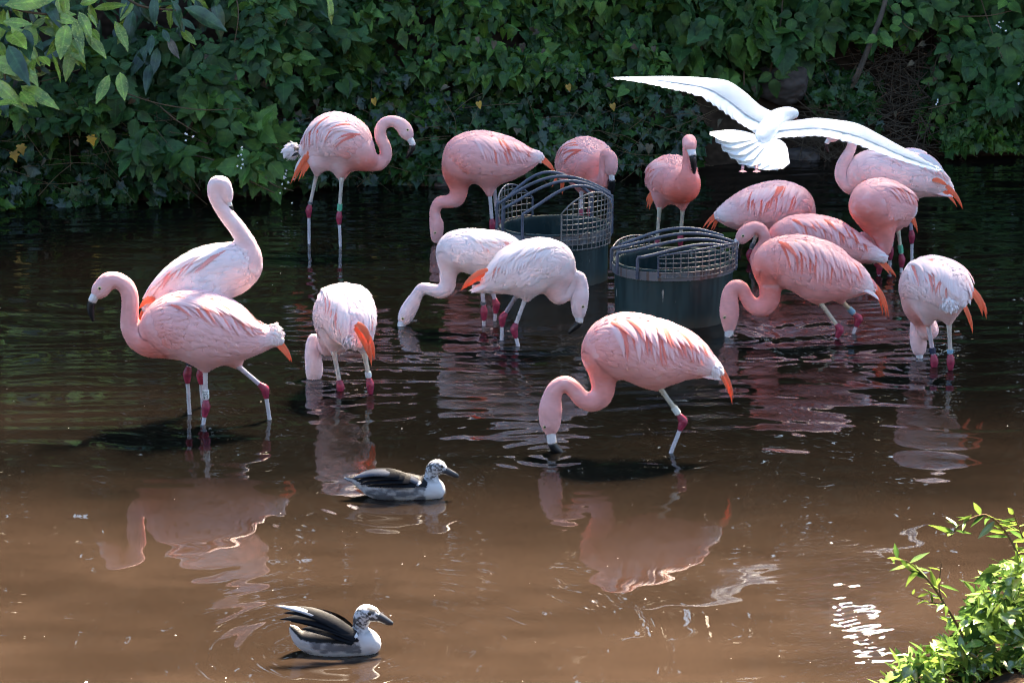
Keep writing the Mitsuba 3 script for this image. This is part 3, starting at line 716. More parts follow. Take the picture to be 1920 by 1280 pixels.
    for _ in range(420):
        x, y = rng.uniform(1500, 1790), rng.uniform(95, 292)
        if x < 1600 and y < 190: continue
        p = bank_point(x, y, rng.uniform(.02, .16)); d = unit(rng.normal(0, 1, 3) * [1, .25, .6]); L = rng.uniform(.08, .30)
        q = spline(np.array([p - d * L, p + rng.normal(0, .03, 3), p + d * L]), 4)
        v, f = tube(q, rng.uniform(.0014, .0034), 4, cap=False); M.add(v, f)
    k = thing('dead_twigs', 'heap of brown dead twigs in the dark hollow at the right', 'twigs', kind='stuff'); scene[k] = M.ply('twig_mat')
    M = Mesh()
    for _ in range(150):
        x, y = rng.choice([rng.uniform(650, 1320), rng.uniform(0, 560)]), rng.uniform(190, 350)
        p = bank_point(x, y, rng.uniform(.15, .40)); p[2] = max(p[2], .02); d = unit(rng.normal(0, 1, 3) * [1, .25, .5]); L = rng.uniform(.06, .22)
        q = spline(np.array([p - d * L, p + rng.normal(0, .02, 3), p + d * L]), 4)
        v, f = tube(q, rng.uniform(.001, .0022), 4, cap=False); M.add(v, f)
    k = thing('fallen_stems', 'thin dry stems among the ivy along the far water line', 'stems', kind='stuff'); scene[k] = M.ply('cane_mat')
vegetation()

def rock(label, x, y, w, hgt, seed, base=None):
    g = ground(x, base) if base else bank_point(x, y, .1)
    m = trimesh.creation.icosphere(4, 1.0); s = mpp(g[1])
    n = meshkit.fbm(m.vertices * 1.6, 4, seed)[:, None]
    v = m.vertices * (.75 + .5 * n); v = np.where(v > .55, .55 + (v - .55) * .4, v)
    v = v * [w * s, w * s * .8, hgt * s] * 1.25 + g
    def fn(p, nn, uv): return mix((.045, .038, .036), (.15, .125, .115), fbm(p.x * 22, p.y * 22, p.z * 22, 4))
    scene.setdefault('rock_mat', {'type': 'diffuse', 'reflectance': proc(fn)})
    k = thing('rock', label, 'rock'); scene[k] = mikit.ply(trimesh.Trimesh(v, m.faces, process=False), 'rock_mat', smooth=35)
rock('dark rounded rock at the water line left of the flamingo feeding by the far bin', 822, 325, 46, 26, 3, 342)
rock('grey-brown rock on the bank below the gull', 1508, 278, 32, 22, 4, 296)
rock('brown stone half buried in the dark hollow below the nettles', 1470, 150, 48, 34, 6)

def tree(x, y, h, rad, seed, n=11500, label='tall leafy tree behind the far bank, its crown above the picture', group='trees behind the far bank'):
    "A leafy tree on the bank behind: trunk, limbs and a crown of leaf clumps."
    rng = np.random.default_rng(seed)
    k = thing('tree', label, 'tree', group)
    z0 = 1.9
    stem(k, [(x, y, z0 - .4), (x + rng.normal(0, .1), y, z0 + h * .3), (x + rng.normal(0, .25), y + rng.normal(0, .2), z0 + h * .85)], .16, .04, 'trunk', 'bark', 9)
    u = rng.random(190) ** 1.5; a, q = rng.uniform(0, 2 * PI, 190), np.sqrt(rng.random(190))
    ring = rad * (1.05 - .72 * u) * q
    cl = np.stack([x + ring * np.cos(a), y - (.5 * np.sin(PI * u) if y > 15 else 0) + ring * np.sin(a) * .85, z0 - .6 + h * (.05 + .95 * u)], 1)
    for c in cl[::7]: stem(k, [(x, y, z0 + h * .35), (c * .6 + np.array([x, y, z0 + h * .5]) * .4), c], .05, .012, 'limb', 'bark', 6, 4)
    per = n // len(cl)
    cen = np.repeat(cl, per, 0) + rng.normal(0, 1, (per * len(cl), 3)) * (.26 + .10 * rng.random())
    d1 = unit(rng.normal(0, 1, cen.shape)); d2 = unit(np.cross(d1, rng.normal(0, 1, cen.shape)))
    s = rng.uniform(.06, .12, (len(cen), 1))
    v = np.stack([cen - d1 * s, cen + d2 * s * .5, cen + d1 * s, cen - d2 * s * .5], 1).reshape(-1, 3)
    i = np.arange(len(cen))[:, None] * 4
    f = np.vstack([i + [0, 1, 2], i + [0, 2, 3]])
    put(k, 'crown', mikit.ply(trimesh.Trimesh(v, f, process=False), 'leaf_tree', smooth=False), kind='stuff')
TREES = [(-9.5, 19.3, 11.5, 3.4), (-6.2, 20.0, 12.3, 3.6), (-3.1, 19.2, 11.2, 3.3), (.1, 19.9, 12.2, 3.5), (3.3, 19.3, 11.4, 3.4), (6.4, 20.0, 12.4, 3.6), (9.6, 19.4, 11.8, 3.4), (13, 20.2, 12.5, 3.6), (-13, 20, 12, 3.4), (-4.5, 25, 13, 3.4), (1.5, 25.5, 13, 3.4), (7.8, 25.5, 13.5, 3.6), (13, 26, 14, 3.6), (-7.6, 24.2, 11, 3.6), (-1.5, 24.0, 10.5, 3.6), (4.7, 24.2, 11, 3.6), (10.3, 24.2, 11, 3.6), (-11.5, 24.5, 11, 3.6)]
ADDED_NEAR_TREES = [(-9, -9, 8, 3.2), (-5, -11, 9, 3.2), (-1, -10, 8.5, 3), (3, -11.5, 9, 3.2), (7, -9.5, 8.5, 3.2), (-13, -6, 9, 3.2), (11, -6, 9, 3.2), (-14.5, 1, 8.5, 3), (14.5, 1, 8.5, 3)]  # unseen trees added to block the low sky behind the camera
for j, q in enumerate(ADDED_NEAR_TREES): tree(*q, 80 + j, 12000, 'added tree behind the viewer, unseen, blocking low sky light', 'trees behind the near bank')
for j, q in enumerate(TREES): tree(*q, 50 + j)
def thicket():
    "The shrubs that carry the bank's growth on above the frame."
    rng = np.random.default_rng(77); n = 46000
    x = rng.uniform(-13, 14, n); z = 1.0 + 4.3 * rng.random(n) ** 1.15
    y = bank_y(x) + .5 * np.minimum(z, 1.4) + .3 * np.maximum(z - 1.4, 0) + rng.uniform(-.15, .7, n) + .5 * (meshkit.fbm(np.stack([x * 1.2, z * 1.2, 0 * x], 1), 2, 5) - .5)
    side = (np.abs(x) > 3.7) & (rng.random(n) < .5); z[side] *= .5
    keep = (z > 1.25) | (np.abs(x) > 3.7)
    cen = np.stack([x, y, z], 1)[keep]
    d1 = unit(rng.normal(0, 1, cen.shape)); d2 = unit(np.cross(d1, rng.normal(0, 1, cen.shape))); s = rng.uniform(.04, .08, (len(cen), 1))
    v = np.stack([cen - d1 * s, cen + d2 * s * .6, cen + d1 * s, cen - d2 * s * .6], 1).reshape(-1, 3)
    i = np.arange(len(cen))[:, None] * 4
    k = thing('shrub_thicket', 'dense shrubs continuing up the far bank beyond the top of the frame', 'shrubs', kind='stuff')
    scene[k] = mikit.ply(trimesh.Trimesh(v, np.vstack([i + [0, 1, 2], i + [0, 2, 3]]), process=False), 'leaf_tree', smooth=False)
thicket()

# ------------------------------------------------------------------ the sixteen flamingos, each from its own pose
C2, C3, C4, C5, C6, C7, C8, C9 = (500, 180, 3.369), (780, 200, 3.555), (1120, 120, 3.555), (1480, 240, 2.666), (140, 300, 2.461), (540, 420, 3.097), (980, 560, 4.0), (1300, 320, 3.555)
BLUE, GREEN, WHITEB, NAVY, GREY = (.18, .34, .48), (.10, .42, .26), (.80, .80, .78), (.02, .03, .07), (.10, .11, .13)

flamingo('pink flamingo standing tall by the left far bank with a green leg band', C2, 460,
    axis=[(612, 385, -.04, 78), (560, 325, -.03, 118), (505, 282, -.01, 150), (430, 268, .02, 166), (350, 300, .05, 118), (285, 345, .08, 72), (235, 350, .10, 36)],
    neck=[(585, 390, 78), (640, 415, 58), (705, 425, 47), (750, 385, 40), (748, 325, 39), (722, 265, 38), (718, 215, 37), (745, 172, 36), (800, 160, 36), (850, 185, 44), (876, 218, 47), (890, 245, 38)],
    bill=[(905, 272, 30), (922, 312, 26), (908, 350, 24), (884, 392, 9)], thighs=[(470, 430, 75, 474, 525, 20), (330, 410, 70, 318, 490, 20)],
    legs=[dict(h=(318, 480), k=(266, 722), f=(269, 953), dz=.05, band=(GREY, .012, 'dark ring')), dict(h=(474, 515), k=(457, 765), f=(466, 928), dz=-.03, band=(GREEN, .034, 'pale green leg band'), tone=(.52, .50, .40))],
    tails=[(290, 320, 150, 560, 34, 10, 'o'), (300, 330, 172, 545, 34, 8, 'o', .01), (300, 345, 200, 540, 34, 6, 'o', .0), (300, 350, 225, 520, 30, 4, 'o', -.01), (320, 340, 250, 480, 34, 4, 'o', -.02), (290, 310, 245, 430, 40, 4, 'o', -.03), (200, 360, 158, 385, 20, 2, 'k', .04), (230, 380, 175, 480, 26, 2, 'w', .06)],
    rump=(172, 345, 62, .12), pink=.45, coral=.75, eyes=[(892, 208)], streak=(24, 95, .14), seed=1, streaky=.38)

flamingo('pink flamingo feeding left of the far bin with its head straight down', C3, 457,
    axis=[(262, 430, 0, 82), (300, 370, 0, 125), (345, 340, 0, 160), (440, 332, 0, 170), (545, 348, 0, 163), (645, 352, 0, 124), (730, 352, 0, 78), (800, 338, 0, 44), (835, 338, 0, 24)],
    neck=[(300, 420, 100), (285, 500, 72), (285, 560, 59), (268, 612, 56), (215, 632, 45), (160, 640, 42), (128, 685, 36), (128, 740, 38), (137, 790, 48), (138, 845, 44), (135, 880, 32)],
    bill=[(135, 900, 26), (137, 950, 24)], thighs=[(480, 440, 90, 490, 580, 24)],
    legs=[dict(h=(490, 565), k=(508, 785), f=(512, 905), tone=(.50, .52, .52)), dict(h=(520, 540), hdz=.08, k=(546, 770), f=(552, 900), dz=.09, tone=(.45, .45, .48))],
    tails=[(835, 330, 928, 440, 26, 10, 'o'), (835, 345, 918, 440, 26, 6, 'o', .01), (830, 360, 905, 425, 26, 6, 'o', -.01), (770, 300, 850, 320, 30, 6, 'w')],
    rump=(798, 335, 44, 0), pink=.75, coral=.9, eyes=[(128, 832)], streak=(22, 96, .11), seed=2, streaky=.40, wingrange=(.30, .72))

flamingo('pink flamingo behind the far bin with folded neck and head hanging right', C3, 418,
    axis=[(1195, 430, -.12, 112), (1165, 395, -.08, 140), (1130, 368, .0, 168), (1085, 375, .10, 142), (1030, 410, .20, 95), (985, 455, .26, 45)],
    neck=[(1190, 420, 105, -.12), (1222, 500, 66, -.20), (1248, 505, 50, -.25), (1258, 440, 40, -.27), (1256, 370, 36, -.27), (1268, 318, 36, -.28), (1295, 335, 40, -.29), (1304, 385, 42, -.30), (1303, 430, 34, -.30)],
    bill=[(1304, 455, 27, -.30), (1306, 490, 24, -.30), (1303, 530, 24, -.29), (1298, 580, 12, -.28)], thighs=[(1110, 470, 80, 1102, 560, 22, -.02), (1160, 470, 80, 1160, 570, 22, .02)],
    legs=[dict(h=(1102, 545), k=(1100, 715), f=(1098, 790), dz=-.04, tone=(.55, .55, .55)), dict(h=(1160, 555), k=(1158, 700), f=(1160, 790), dz=.04, tone=(.50, .46, .42))],
    tails=[(990, 460, 965, 560, 34, 4, 'o', .20), (985, 470, 975, 590, 30, 2, 'o', .20), (960, 440, 905, 540, 30, 4, 'o', .24), (950, 400, 935, 430, 26, 2, 'o', .24)],
    pink=.8, coral=.95, streak=(30, 95, .16), seed=3, streaky=.5)

flamingo('pink flamingo facing the camera behind the near bin, head raised, black bill hanging', C4, 482,
    axis=[(572, 815, -.12, 100), (545, 785, -.07, 132), (505, 762, .02, 156), (475, 765, .12, 148), (440, 800, .22, 92), (400, 845, .28, 42)],
    neck=[(570, 815, 98, -.10), (600, 800, 66, -.18), (606, 735, 50, -.20), (606, 670, 41, -.19), (606, 610, 38, -.18), (608, 560, 40, -.17), (612, 515, 46, -.18), (618, 545, 42, -.22)],
    bill=[(626, 575, 32, -.23), (636, 615, 26, -.25), (644, 665, 24, -.25), (644, 732, 9, -.22)], thighs=[(430, 880, 62, 415, 965, 20, .02), (565, 880, 62, 570, 965, 20, .0)],
    legs=[dict(h=(415, 955), k=(396, 1200), f=(394, 1290), dz=-.0, tone=(.52, .50, .36)), dict(h=(570, 955), k=(553, 1165), f=(556, 1280), dz=.0, tone=(.52, .50, .36))],
    tails=[(372, 860, 330, 960, 32, 4, 'o', .26), (378, 870, 345, 972, 30, 4, 'o', .25), (365, 850, 325, 920, 28, 4, 'o', .27)],
    pink=.9, coral=1.0, eyes=[(600, 540)], streak=(40, 100, .2), seed=4, streaky=.35)

flamingo('pink flamingo bent forward with its orange tail over the near bin, head hidden', C9, 492,
    axis=[(728, 300, .05, 72), (700, 262, .04, 112), (640, 240, .02, 155), (560, 236, 0, 168), (470, 246, -.02, 160), (385, 262, -.03, 142), (300, 282, -.04, 112), (225, 292, -.05, 70), (165, 298, -.05, 34)],
    neck=[(700, 300, 90, .05), (735, 380, 62, .08), (725, 450, 48, .10), (670, 500, 44, .12), (620, 470, 42, .14), (580, 500, 44, .15), (575, 560, 46, .15)],
    bill=[(575, 600, 26, .15), (575, 640, 22, .15)], thighs=[(450, 330, 80, 440, 420, 20)],
    legs=[dict(h=(430, 400), k=(372, 560), f=(385, 625), band=(GREY, .026, 'dark patterned leg band')), dict(h=(460, 420), k=(440, 590), f=(440, 650), dz=.12)],
    tails=[(200, 260, 60, 388, 30, 14, 'o', -.06), (200, 275, 85, 392, 30, 12, 'o', -.06), (190, 290, 118, 398, 28, 6, 'o', -.05), (180, 300, 135, 398, 24, 4, 'o', -.04), (230, 290, 140, 325, 30, 4, 'w', -.07)],
    pink=.65, coral=.85, streak=(18, 96, .11), seed=5, streaky=.55, wingrange=(.2, .66))

flamingo('pink flamingo with arched neck, its bill touching the cage of the near bin', C9, 520,
    axis=[(575, 450, 0, 82), (620, 432, 0, 105), (700, 428, 0, 132), (790, 435, 0, 143), (890, 452, 0, 142), (990, 482, 0, 120), (1090, 522, 0, 88), (1190, 555, 0, 56), (1265, 585, 0, 34)],
    neck=[(600, 460, 85, 0), (560, 545, 62, -.02), (505, 630, 50, -.03), (440, 650, 40, -.04), (408, 600, 34, -.05), (428, 540, 34, -.05), (462, 490, 37, -.05), (474, 440, 39, -.05), (448, 392, 42, -.05), (398, 382, 43, -.05), (352, 415, 52, -.05), (325, 445, 46, -.05)],
    bill=[(293, 468, 30, -.05), (284, 515, 24, -.05), (296, 560, 20, -.04), (312, 590, 8, -.04)], thighs=[(960, 530, 90, 990, 600, 22), (1050, 540, 70, 1180, 605, 18, .05)],
    legs=[dict(h=(980, 590), k=(930, 650), f=(925, 700)), dict(h=(1180, 590), k=(1240, 640), f=(1234, 700), dz=.04)],
    tails=[(1240, 585, 1358, 720, 28, 10, 'o'), (1235, 600, 1335, 700, 28, 8, 'o', .01), (1225, 605, 1310, 695, 26, 8, 'o', -.01), (1230, 560, 1305, 575, 30, 4, 'w', -.03)],
    pink=.85, coral=.9, eyes=[(322, 412)], streak=(20, 95, .12), seed=6, streaky=.5)

flamingo('pink flamingo stooping right of the near bin, bill in water, two crimson leg joints', C9, 630,
    axis=[(480, 640, 0, 82), (520, 598, 0, 112), (570, 590, 0, 140), (650, 598, 0, 166), (745, 630, 0, 194), (840, 662, 0, 196), (940, 700, 0, 160), (1040, 725, 0, 124), (1130, 757, 0, 68), (1190, 785, 0, 36)],
    neck=[(520, 640, 105), (505, 715, 80), (512, 790, 70), (505, 860, 70), (455, 910, 66), (395, 895, 54), (352, 840, 46), (325, 785, 45), (285, 772, 48), (250, 805, 52), (240, 870, 60), (240, 940, 66), (240, 1000, 54), (239, 1040, 42)],
    bill=[(240, 1060, 40), (240, 1102, 40), (262, 1118, 26), (300, 1120, 8)], thighs=[(820, 760, 110, 835, 870, 24, -.02), (960, 760, 90, 985, 870, 22, .04)],
    legs=[dict(h=(830, 855), k=(978, 1058), f=(952, 1110), dz=-.04, tone=(.52, .50, .36)), dict(h=(980, 860), k=(1105, 985), f=(1062, 1092), dz=.05, band=(BLUE, .03, 'blue leg band with pale marks'), tone=(.48, .46, .30))],
    tails=[(1165, 715, 1300, 985, 34, 34, 'o'), (1165, 730, 1285, 985, 34, 30, 'o', -.01), (1170, 745, 1262, 965, 34, 22, 'o', .01), (1160, 735, 1240, 880, 34, 14, 'o', .0), (1130, 790, 1242, 868, 30, 12, 'w', -.05), (1120, 690, 1230, 800, 40, 14, 'p', -.02)],
    pink=.8, coral=.85, eyes=[(205, 965)], streak=(20, 104, .12), seed=7, streaky=.42, wingrange=(.2, .74))

flamingo('hunched pink flamingo under the gull wing with neck straight down and green leg band', C5, 512,
    axis=[(385, 392, -.10, 88), (410, 375, -.07, 108), (455, 373, -.03, 121), (515, 385, .02, 110), (565, 398, .06, 70), (605, 410, .08, 34)],
    neck=[(440, 440, 100, -.06), (462, 500, 68, -.07), (474, 560, 44, -.07), (476, 610, 30, -.06), (450, 625, 26, -.03), (410, 590, 28, .02), (372, 555, 36, .06), (352, 560, 36, .08)],
    bill=[(345, 590, 20, .08), (348, 640, 18, .08)], thighs=[(520, 440, 62, 535, 505, 18, .03), (560, 420, 50, 580, 480, 16, .08)],
    legs=[dict(h=(542, 495), k=(563, 658), f=(558, 722), dz=.02, band=(GREEN, .040, 'green leg band with pale lettering'), tone=(.50, .52, .38)), dict(h=(520, 500), k=(505, 620), f=(500, 705), dz=.12)],
    tails=[(600, 410, 640, 525, 24, 6, 'o', .06), (592, 425, 628, 500, 22, 5, 'o', .05), (590, 430, 615, 480, 22, 4, 'o', .08)],
    rump=(590, 385, 40, .06), pink=.8, coral=.8, streak=(25, 80, .2), seed=8, streaky=.35)

flamingo('hunched flamingo at the right edge from behind with two bright coral tail plumes', C5, 690,
    axis=[(655, 880, .12, 78), (660, 800, .08, 112), (705, 768, .02, 130), (765, 785, -.04, 128), (812, 815, -.08, 96), (840, 850, -.12, 52), (862, 878, -.14, 26)],
    neck=[(650, 890, 70, .12), (668, 965, 52, .16), (690, 1015, 44, .16), (712, 1010, 36, .20), (690, 960, 34, .24), (650, 950, 34, .24), (640, 1000, 38, .22), (645, 1060, 43, .21), (648, 1105, 36, .21)],
    bill=[(650, 1135, 25, .21), (653, 1165, 22, .21), (655, 1200, 16, .21)], thighs=[(695, 890, 68, 690, 975, 20, .0), (790, 890, 68, 797, 968, 20, -.04)],
    legs=[dict(h=(690, 960), k=(725, 1165), f=(722, 1205), dz=.02, band=(NAVY, .026, 'black leg band'), tone=(.55, .50, .50)), dict(h=(797, 955), k=(806, 1165), f=(806, 1205), dz=-.04, band=(BLUE, .016, 'pale blue ring'), tone=(.52, .50, .42))],
    tails=[(872, 775, 985, 955, 40, 26, 'o', -.10), (875, 790, 965, 940, 40, 20, 'o', -.12), (880, 800, 990, 930, 30, 22, 'o', -.08), (850, 850, 917, 1028, 36, 12, 'o', -.14), (855, 860, 905, 985, 34, 10, 'o', -.15), (885, 830, 905, 885, 24, 2, 'w', -.12)],
    rump=(795, 870, 48, -.14), pink=.25, coral=.55, streak=(20, 85, .26), seed=9, streaky=.32)

flamingo('largest nearest pink flamingo feeding on one leg, black bill tip at the surface', C8, 846,
    axis=[(535, 430, 0, 72), (560, 365, 0, 102), (605, 340, 0, 142), (670, 338, 0, 196), (760, 345, 0, 238), (860, 372, 0, 256), (965, 400, 0, 256), (1065, 415, 0, 236), (1165, 420, 0, 196), (1260, 448, 0, 154), (1350, 490, 0, 104), (1430, 525, 0, 66), (1490, 572, 0, 32)],
    neck=[(600, 420, 140), (592, 520, 108), (600, 600, 92), (606, 670, 88), (580, 735, 86), (515, 775, 72), (440, 745, 66), (385, 680, 62), (320, 638, 62), (252, 672, 64), (216, 750, 72), (208, 835, 88), (206, 910, 82), (210, 970, 58)],
    bill=[(214, 1010, 48), (222, 1080, 46), (248, 1120, 44), (318, 1170, 10)], thighs=[(960, 520, 130, 1015, 660, 26)],
    legs=[dict(h=(1010, 640), k=(1205, 915), f=(1108, 1138), dz=-.02, band=((.62, .66, .62), .030, 'white leg band with a clip'), tone=(.46, .47, .36))],
    tails=[(1440, 450, 1572, 795, 44, 26, 'o'), (1445, 470, 1580, 750, 44, 26, 'o', -.01), (1450, 490, 1565, 770, 40, 18, 'o', .01), (1455, 520, 1545, 720, 38, 12, 'o', -.02), (1400, 440, 1540, 620, 44, 22, 'o', .02), (1330, 560, 1490, 610, 60, 8, 'w', -.03), (1300, 320, 1450, 480, 50, 16, 'p', -.02)],
    rump=(1430, 520, 62, -.02), pink=.72, coral=.7, eyes=[(165, 945)], streak=(18, 96, .11), seed=10, streaky=.36, wingrange=(.22, .72))

flamingo('white flamingo reaching left with its neck low along the water', C7, 610,
    axis=[(925, 190, 0, 50), (955, 145, 0, 82), (1010, 145, 0, 112), (1080, 155, 0, 126), (1150, 155, 0, 120), (1230, 150, 0, 102), (1310, 160, 0, 66), (1370, 180, 0, 34)],
    neck=[(965, 175, 92), (940, 240, 62), (930, 305, 48), (922, 365, 47), (885, 392, 42), (830, 380, 36), (780, 375, 34), (748, 415, 35), (720, 465, 44), (698, 505, 48), (678, 545, 42)],
    bill=[(664, 572, 34), (652, 605, 30), (640, 628, 18)], thighs=[(1110, 210, 75, 1125, 320, 20)],
    legs=[dict(h=(1122, 300), k=(1138, 510), f=(1136, 568), band=(GREY, .014, 'dark ring'), tone=(.45, .45, .48)), dict(h=(1160, 300), k=(1210, 470), f=(1200, 560), dz=.10, tone=(.40, .40, .44))],
    tails=[(1350, 160, 1420, 260, 30, 6, 'o', .05)],
    pink=.0, coral=.12, eyes=[(668, 540)], streak=(22, 84, .16), seed=11, streaky=.25, wingrange=(.3, .7))

flamingo('white flamingo facing right before the far bin with black bill above the water', C7, 645,
    axis=[(1600, 260, 0, 62), (1575, 222, 0, 90), (1520, 220, 0, 128), (1440, 230, 0, 148), (1345, 258, 0, 146), (1255, 300, 0, 106), (1170, 342, 0, 62), (1100, 368, 0, 34)],
    neck=[(1560, 290, 95), (1555, 370, 72), (1575, 415, 52), (1612, 405, 42), (1638, 350, 36), (1658, 305, 34), (1692, 308, 34), (1704, 365, 40), (1695, 430, 52), (1690, 490, 46), (1690, 520, 36)],
    bill=[(1690, 545, 32), (1690, 568, 30), (1672, 590, 28), (1628, 632, 10)], thighs=[(1400, 330, 85, 1388, 430, 24, -.03), (1330, 330, 70, 1335, 415, 18, .06)],
    legs=[dict(h=(1385, 415), k=(1312, 612), f=(1338, 700), dz=-.03, tone=(.50, .50, .48)), dict(h=(1335, 405), k=(1245, 545), f=(1240, 660), dz=.08, tone=(.24, .25, .30))],
    tails=[(1160, 262, 1004, 388, 44, 20, 'o', -.05), (1165, 280, 1010, 385, 44, 14, 'o', -.04), (1165, 295, 1030, 372, 40, 8, 'o', -.03), (1150, 350, 1062, 402, 40, 4, 'w', -.04), (1115, 338, 1072, 356, 18, 2, 'k', -.05), (1150, 370, 1050, 388, 30, 2, 'w', -.02)],
    pink=.05, coral=.2, eyes=[(1712, 470)], streak=(16, 84, .20), seed=12, streaky=.16)

flamingo('pale flamingo with its back turned and one coral tail plume, head in water', C7, 735,
    axis=[(285, 655, .18, 88), (292, 590, .14, 132), (305, 520, .07, 158), (330, 505, .0, 160), (362, 560, -.06, 146), (380, 625, -.11, 100), (392, 680, -.15, 52)],
    neck=[(265, 660, 80, .18), (235, 715, 52, .24), (205, 715, 38, .27), (175, 675, 30, .28), (148, 665, 31, .28), (138, 710, 38, .27), (146, 780, 50, .26), (152, 840, 53, .25), (150, 890, 42, .25)],
    bill=[(150, 920, 30, .25), (150, 960, 26, .25)], thighs=[(270, 660, 65, 265, 745, 18, .04), (430, 660, 65, 443, 750, 18, -.02)],
    legs=[dict(h=(265, 735), k=(304, 945), f=(304, 1000), dz=.03, tone=(.54, .54, .46)), dict(h=(443, 745), k=(477, 935), f=(482, 985), dz=-.03, band=((.55, .62, .66), .022, 'pale grey-blue leg band'), tone=(.54, .54, .42))],
    tails=[(395, 580, 485, 825, 56, 20, 'o', -.22), (405, 590, 500, 795, 54, 26, 'o', -.20), (390, 600, 465, 770, 48, 12, 'o', -.23), (400, 575, 470, 700, 60, 18, 'o', -.24)],
    rump=(365, 665, 50, -.16), pink=.08, coral=.3, streak=(14, 70, .34), seed=13, streaky=.2)

flamingo('white flamingo behind the leftmost one, long neck raised and head turned away', C6, 772,
    axis=[(800, 500, .03, 52), (772, 492, .03, 84), (710, 508, .01, 124), (625, 528, .0, 132), (535, 556, 0, 116), (450, 596, 0, 88), (385, 638, 0, 56), (335, 680, 0, 28)],
    neck=[(785, 480, 72), (808, 440, 52), (792, 385, 43), (752, 318, 39), (705, 258, 37), (668, 200, 36), (648, 150, 36), (655, 112, 37), (682, 112, 36), (695, 145, 35), (700, 175, 30)],
    bill=[(708, 195, 22), (716, 212, 17), (722, 232, 14), (718, 252, 6)], thighs=[(590, 600, 95, 570, 780, 26, -.05), (600, 600, 95, 610, 780, 26, .10)],
    legs=[dict(h=(570, 780), k=(519, 985), f=(530, 1155), dz=-.03, band=(NAVY, .034, 'dark blue leg band with white marks'), tone=(.50, .50, .50)), dict(h=(608, 780), k=(580, 990), f=(592, 1130), dz=.08, band=((.55, .20, .20), .032, 'red and white leg band'), tone=(.48, .47, .47))],
    tails=[(370, 625, 295, 690, 40, 8, 'o', -.05), (372, 640, 310, 665, 44, 4, 'o', -.08), (350, 660, 296, 770, 30, 14, 'o', .0), (370, 665, 305, 775, 30, 12, 'w', -.06), (360, 670, 330, 740, 18, 6, 'k', -.07), (380, 660, 316, 760, 26, 8, 'w', -.04)],
    pink=.08, coral=.35, streak=(14, 70, .26), seed=14, streaky=.3, wingrange=(.22, .72))

flamingo('leftmost pink flamingo striding left with raised head and a white numbered leg band', C6, 792,
    axis=[(375, 800, 0, 78), (415, 768, 0, 108), (480, 760, 0, 148), (570, 770, 0, 167), (660, 787, 0, 156), (750, 816, 0, 110), (830, 826, 0, 72), (895, 822, 0, 48), (945, 832, 0, 24)],
    neck=[(420, 810, 98), (350, 838, 72), (295, 822, 56), (258, 775, 45), (254, 705, 41), (256, 640, 40), (238, 585, 39), (196, 556, 38), (155, 560, 42), (126, 590, 42), (112, 606, 36)],
    bill=[(98, 622, 30), (80, 652, 26), (74, 690, 22), (86, 744, 7)], thighs=[(600, 850, 95, 604, 955, 26, -.03), (710, 850, 90, 752, 948, 20, .06)],
    legs=[dict(h=(602, 940), k=(606, 1140), f=(592, 1208), dz=-.03, band=(WHITEB, .036, 'white band with black characters'), tone=(.56, .52, .50), text=('20T', (.02, .02, .02))), dict(h=(748, 945), k=(878, 1055), f=(902, 1212), dz=.05, tone=(.52, .52, .58))],
    tails=[(930, 820, 1003, 932, 30, 8, 'o'), (925, 840, 995, 930, 28, 6, 'o', -.01), (920, 845, 975, 905, 26, 6, 'o', .01)],
    rump=(905, 795, 48, 0), pink=.62, coral=.85, eyes=[(121, 583)], streak=(22, 72, .24), seed=15, streaky=.38, wingrange=(.12, .66))

flamingo('pale pink flamingo by the right far bank, U-bent neck partly behind the gull', C5, 488,
    axis=[(345, 255, 0, 68), (385, 222, 0, 92), (450, 215, 0, 108), (540, 222, 0, 116), (630, 238, 0, 106), (700, 262, 0, 82), (760, 292, 0, 52), (800, 318, 0, 28)],
    neck=[(390, 230, 92), (345, 272, 62), (300, 280, 45), (264, 245, 36), (262, 195, 31), (285, 145, 28), (308, 105, 25), (312, 60, 24), (285, 22, 26), (245, 25, 32), (215, 42, 30)],
    bill=[(200, 58, 19), (186, 78, 16), (186, 98, 14), (196, 120, 5)], thighs=[(590, 300, 60, 600, 400, 18, .02), (545, 300, 55, 530, 400, 18, .10)],
    legs=[dict(h=(600, 385), k=(612, 540), f=(612, 650), tone=(.30, .28, .32)), dict(h=(530, 385), k=(512, 540), f=(505, 640), dz=.10, tone=(.30, .28, .32))],
    tails=[(730, 255, 868, 408, 34, 22, 'o', -.05), (735, 270, 862, 400, 34, 18, 'o', -.04), (735, 285, 838, 395, 32, 10, 'o', -.05), (715, 255, 790, 290, 40, 6, 'o', -.09), (650, 130, 780, 240, 44, 14, 'w', -.06), (560, 120, 690, 125, 40, 6, 'w', .02), (720, 310, 820, 345, 34, 2, 'w', -.05)],
    pink=.3, coral=.3, streak=(20, 62, .2), seed=16, streaky=.15)

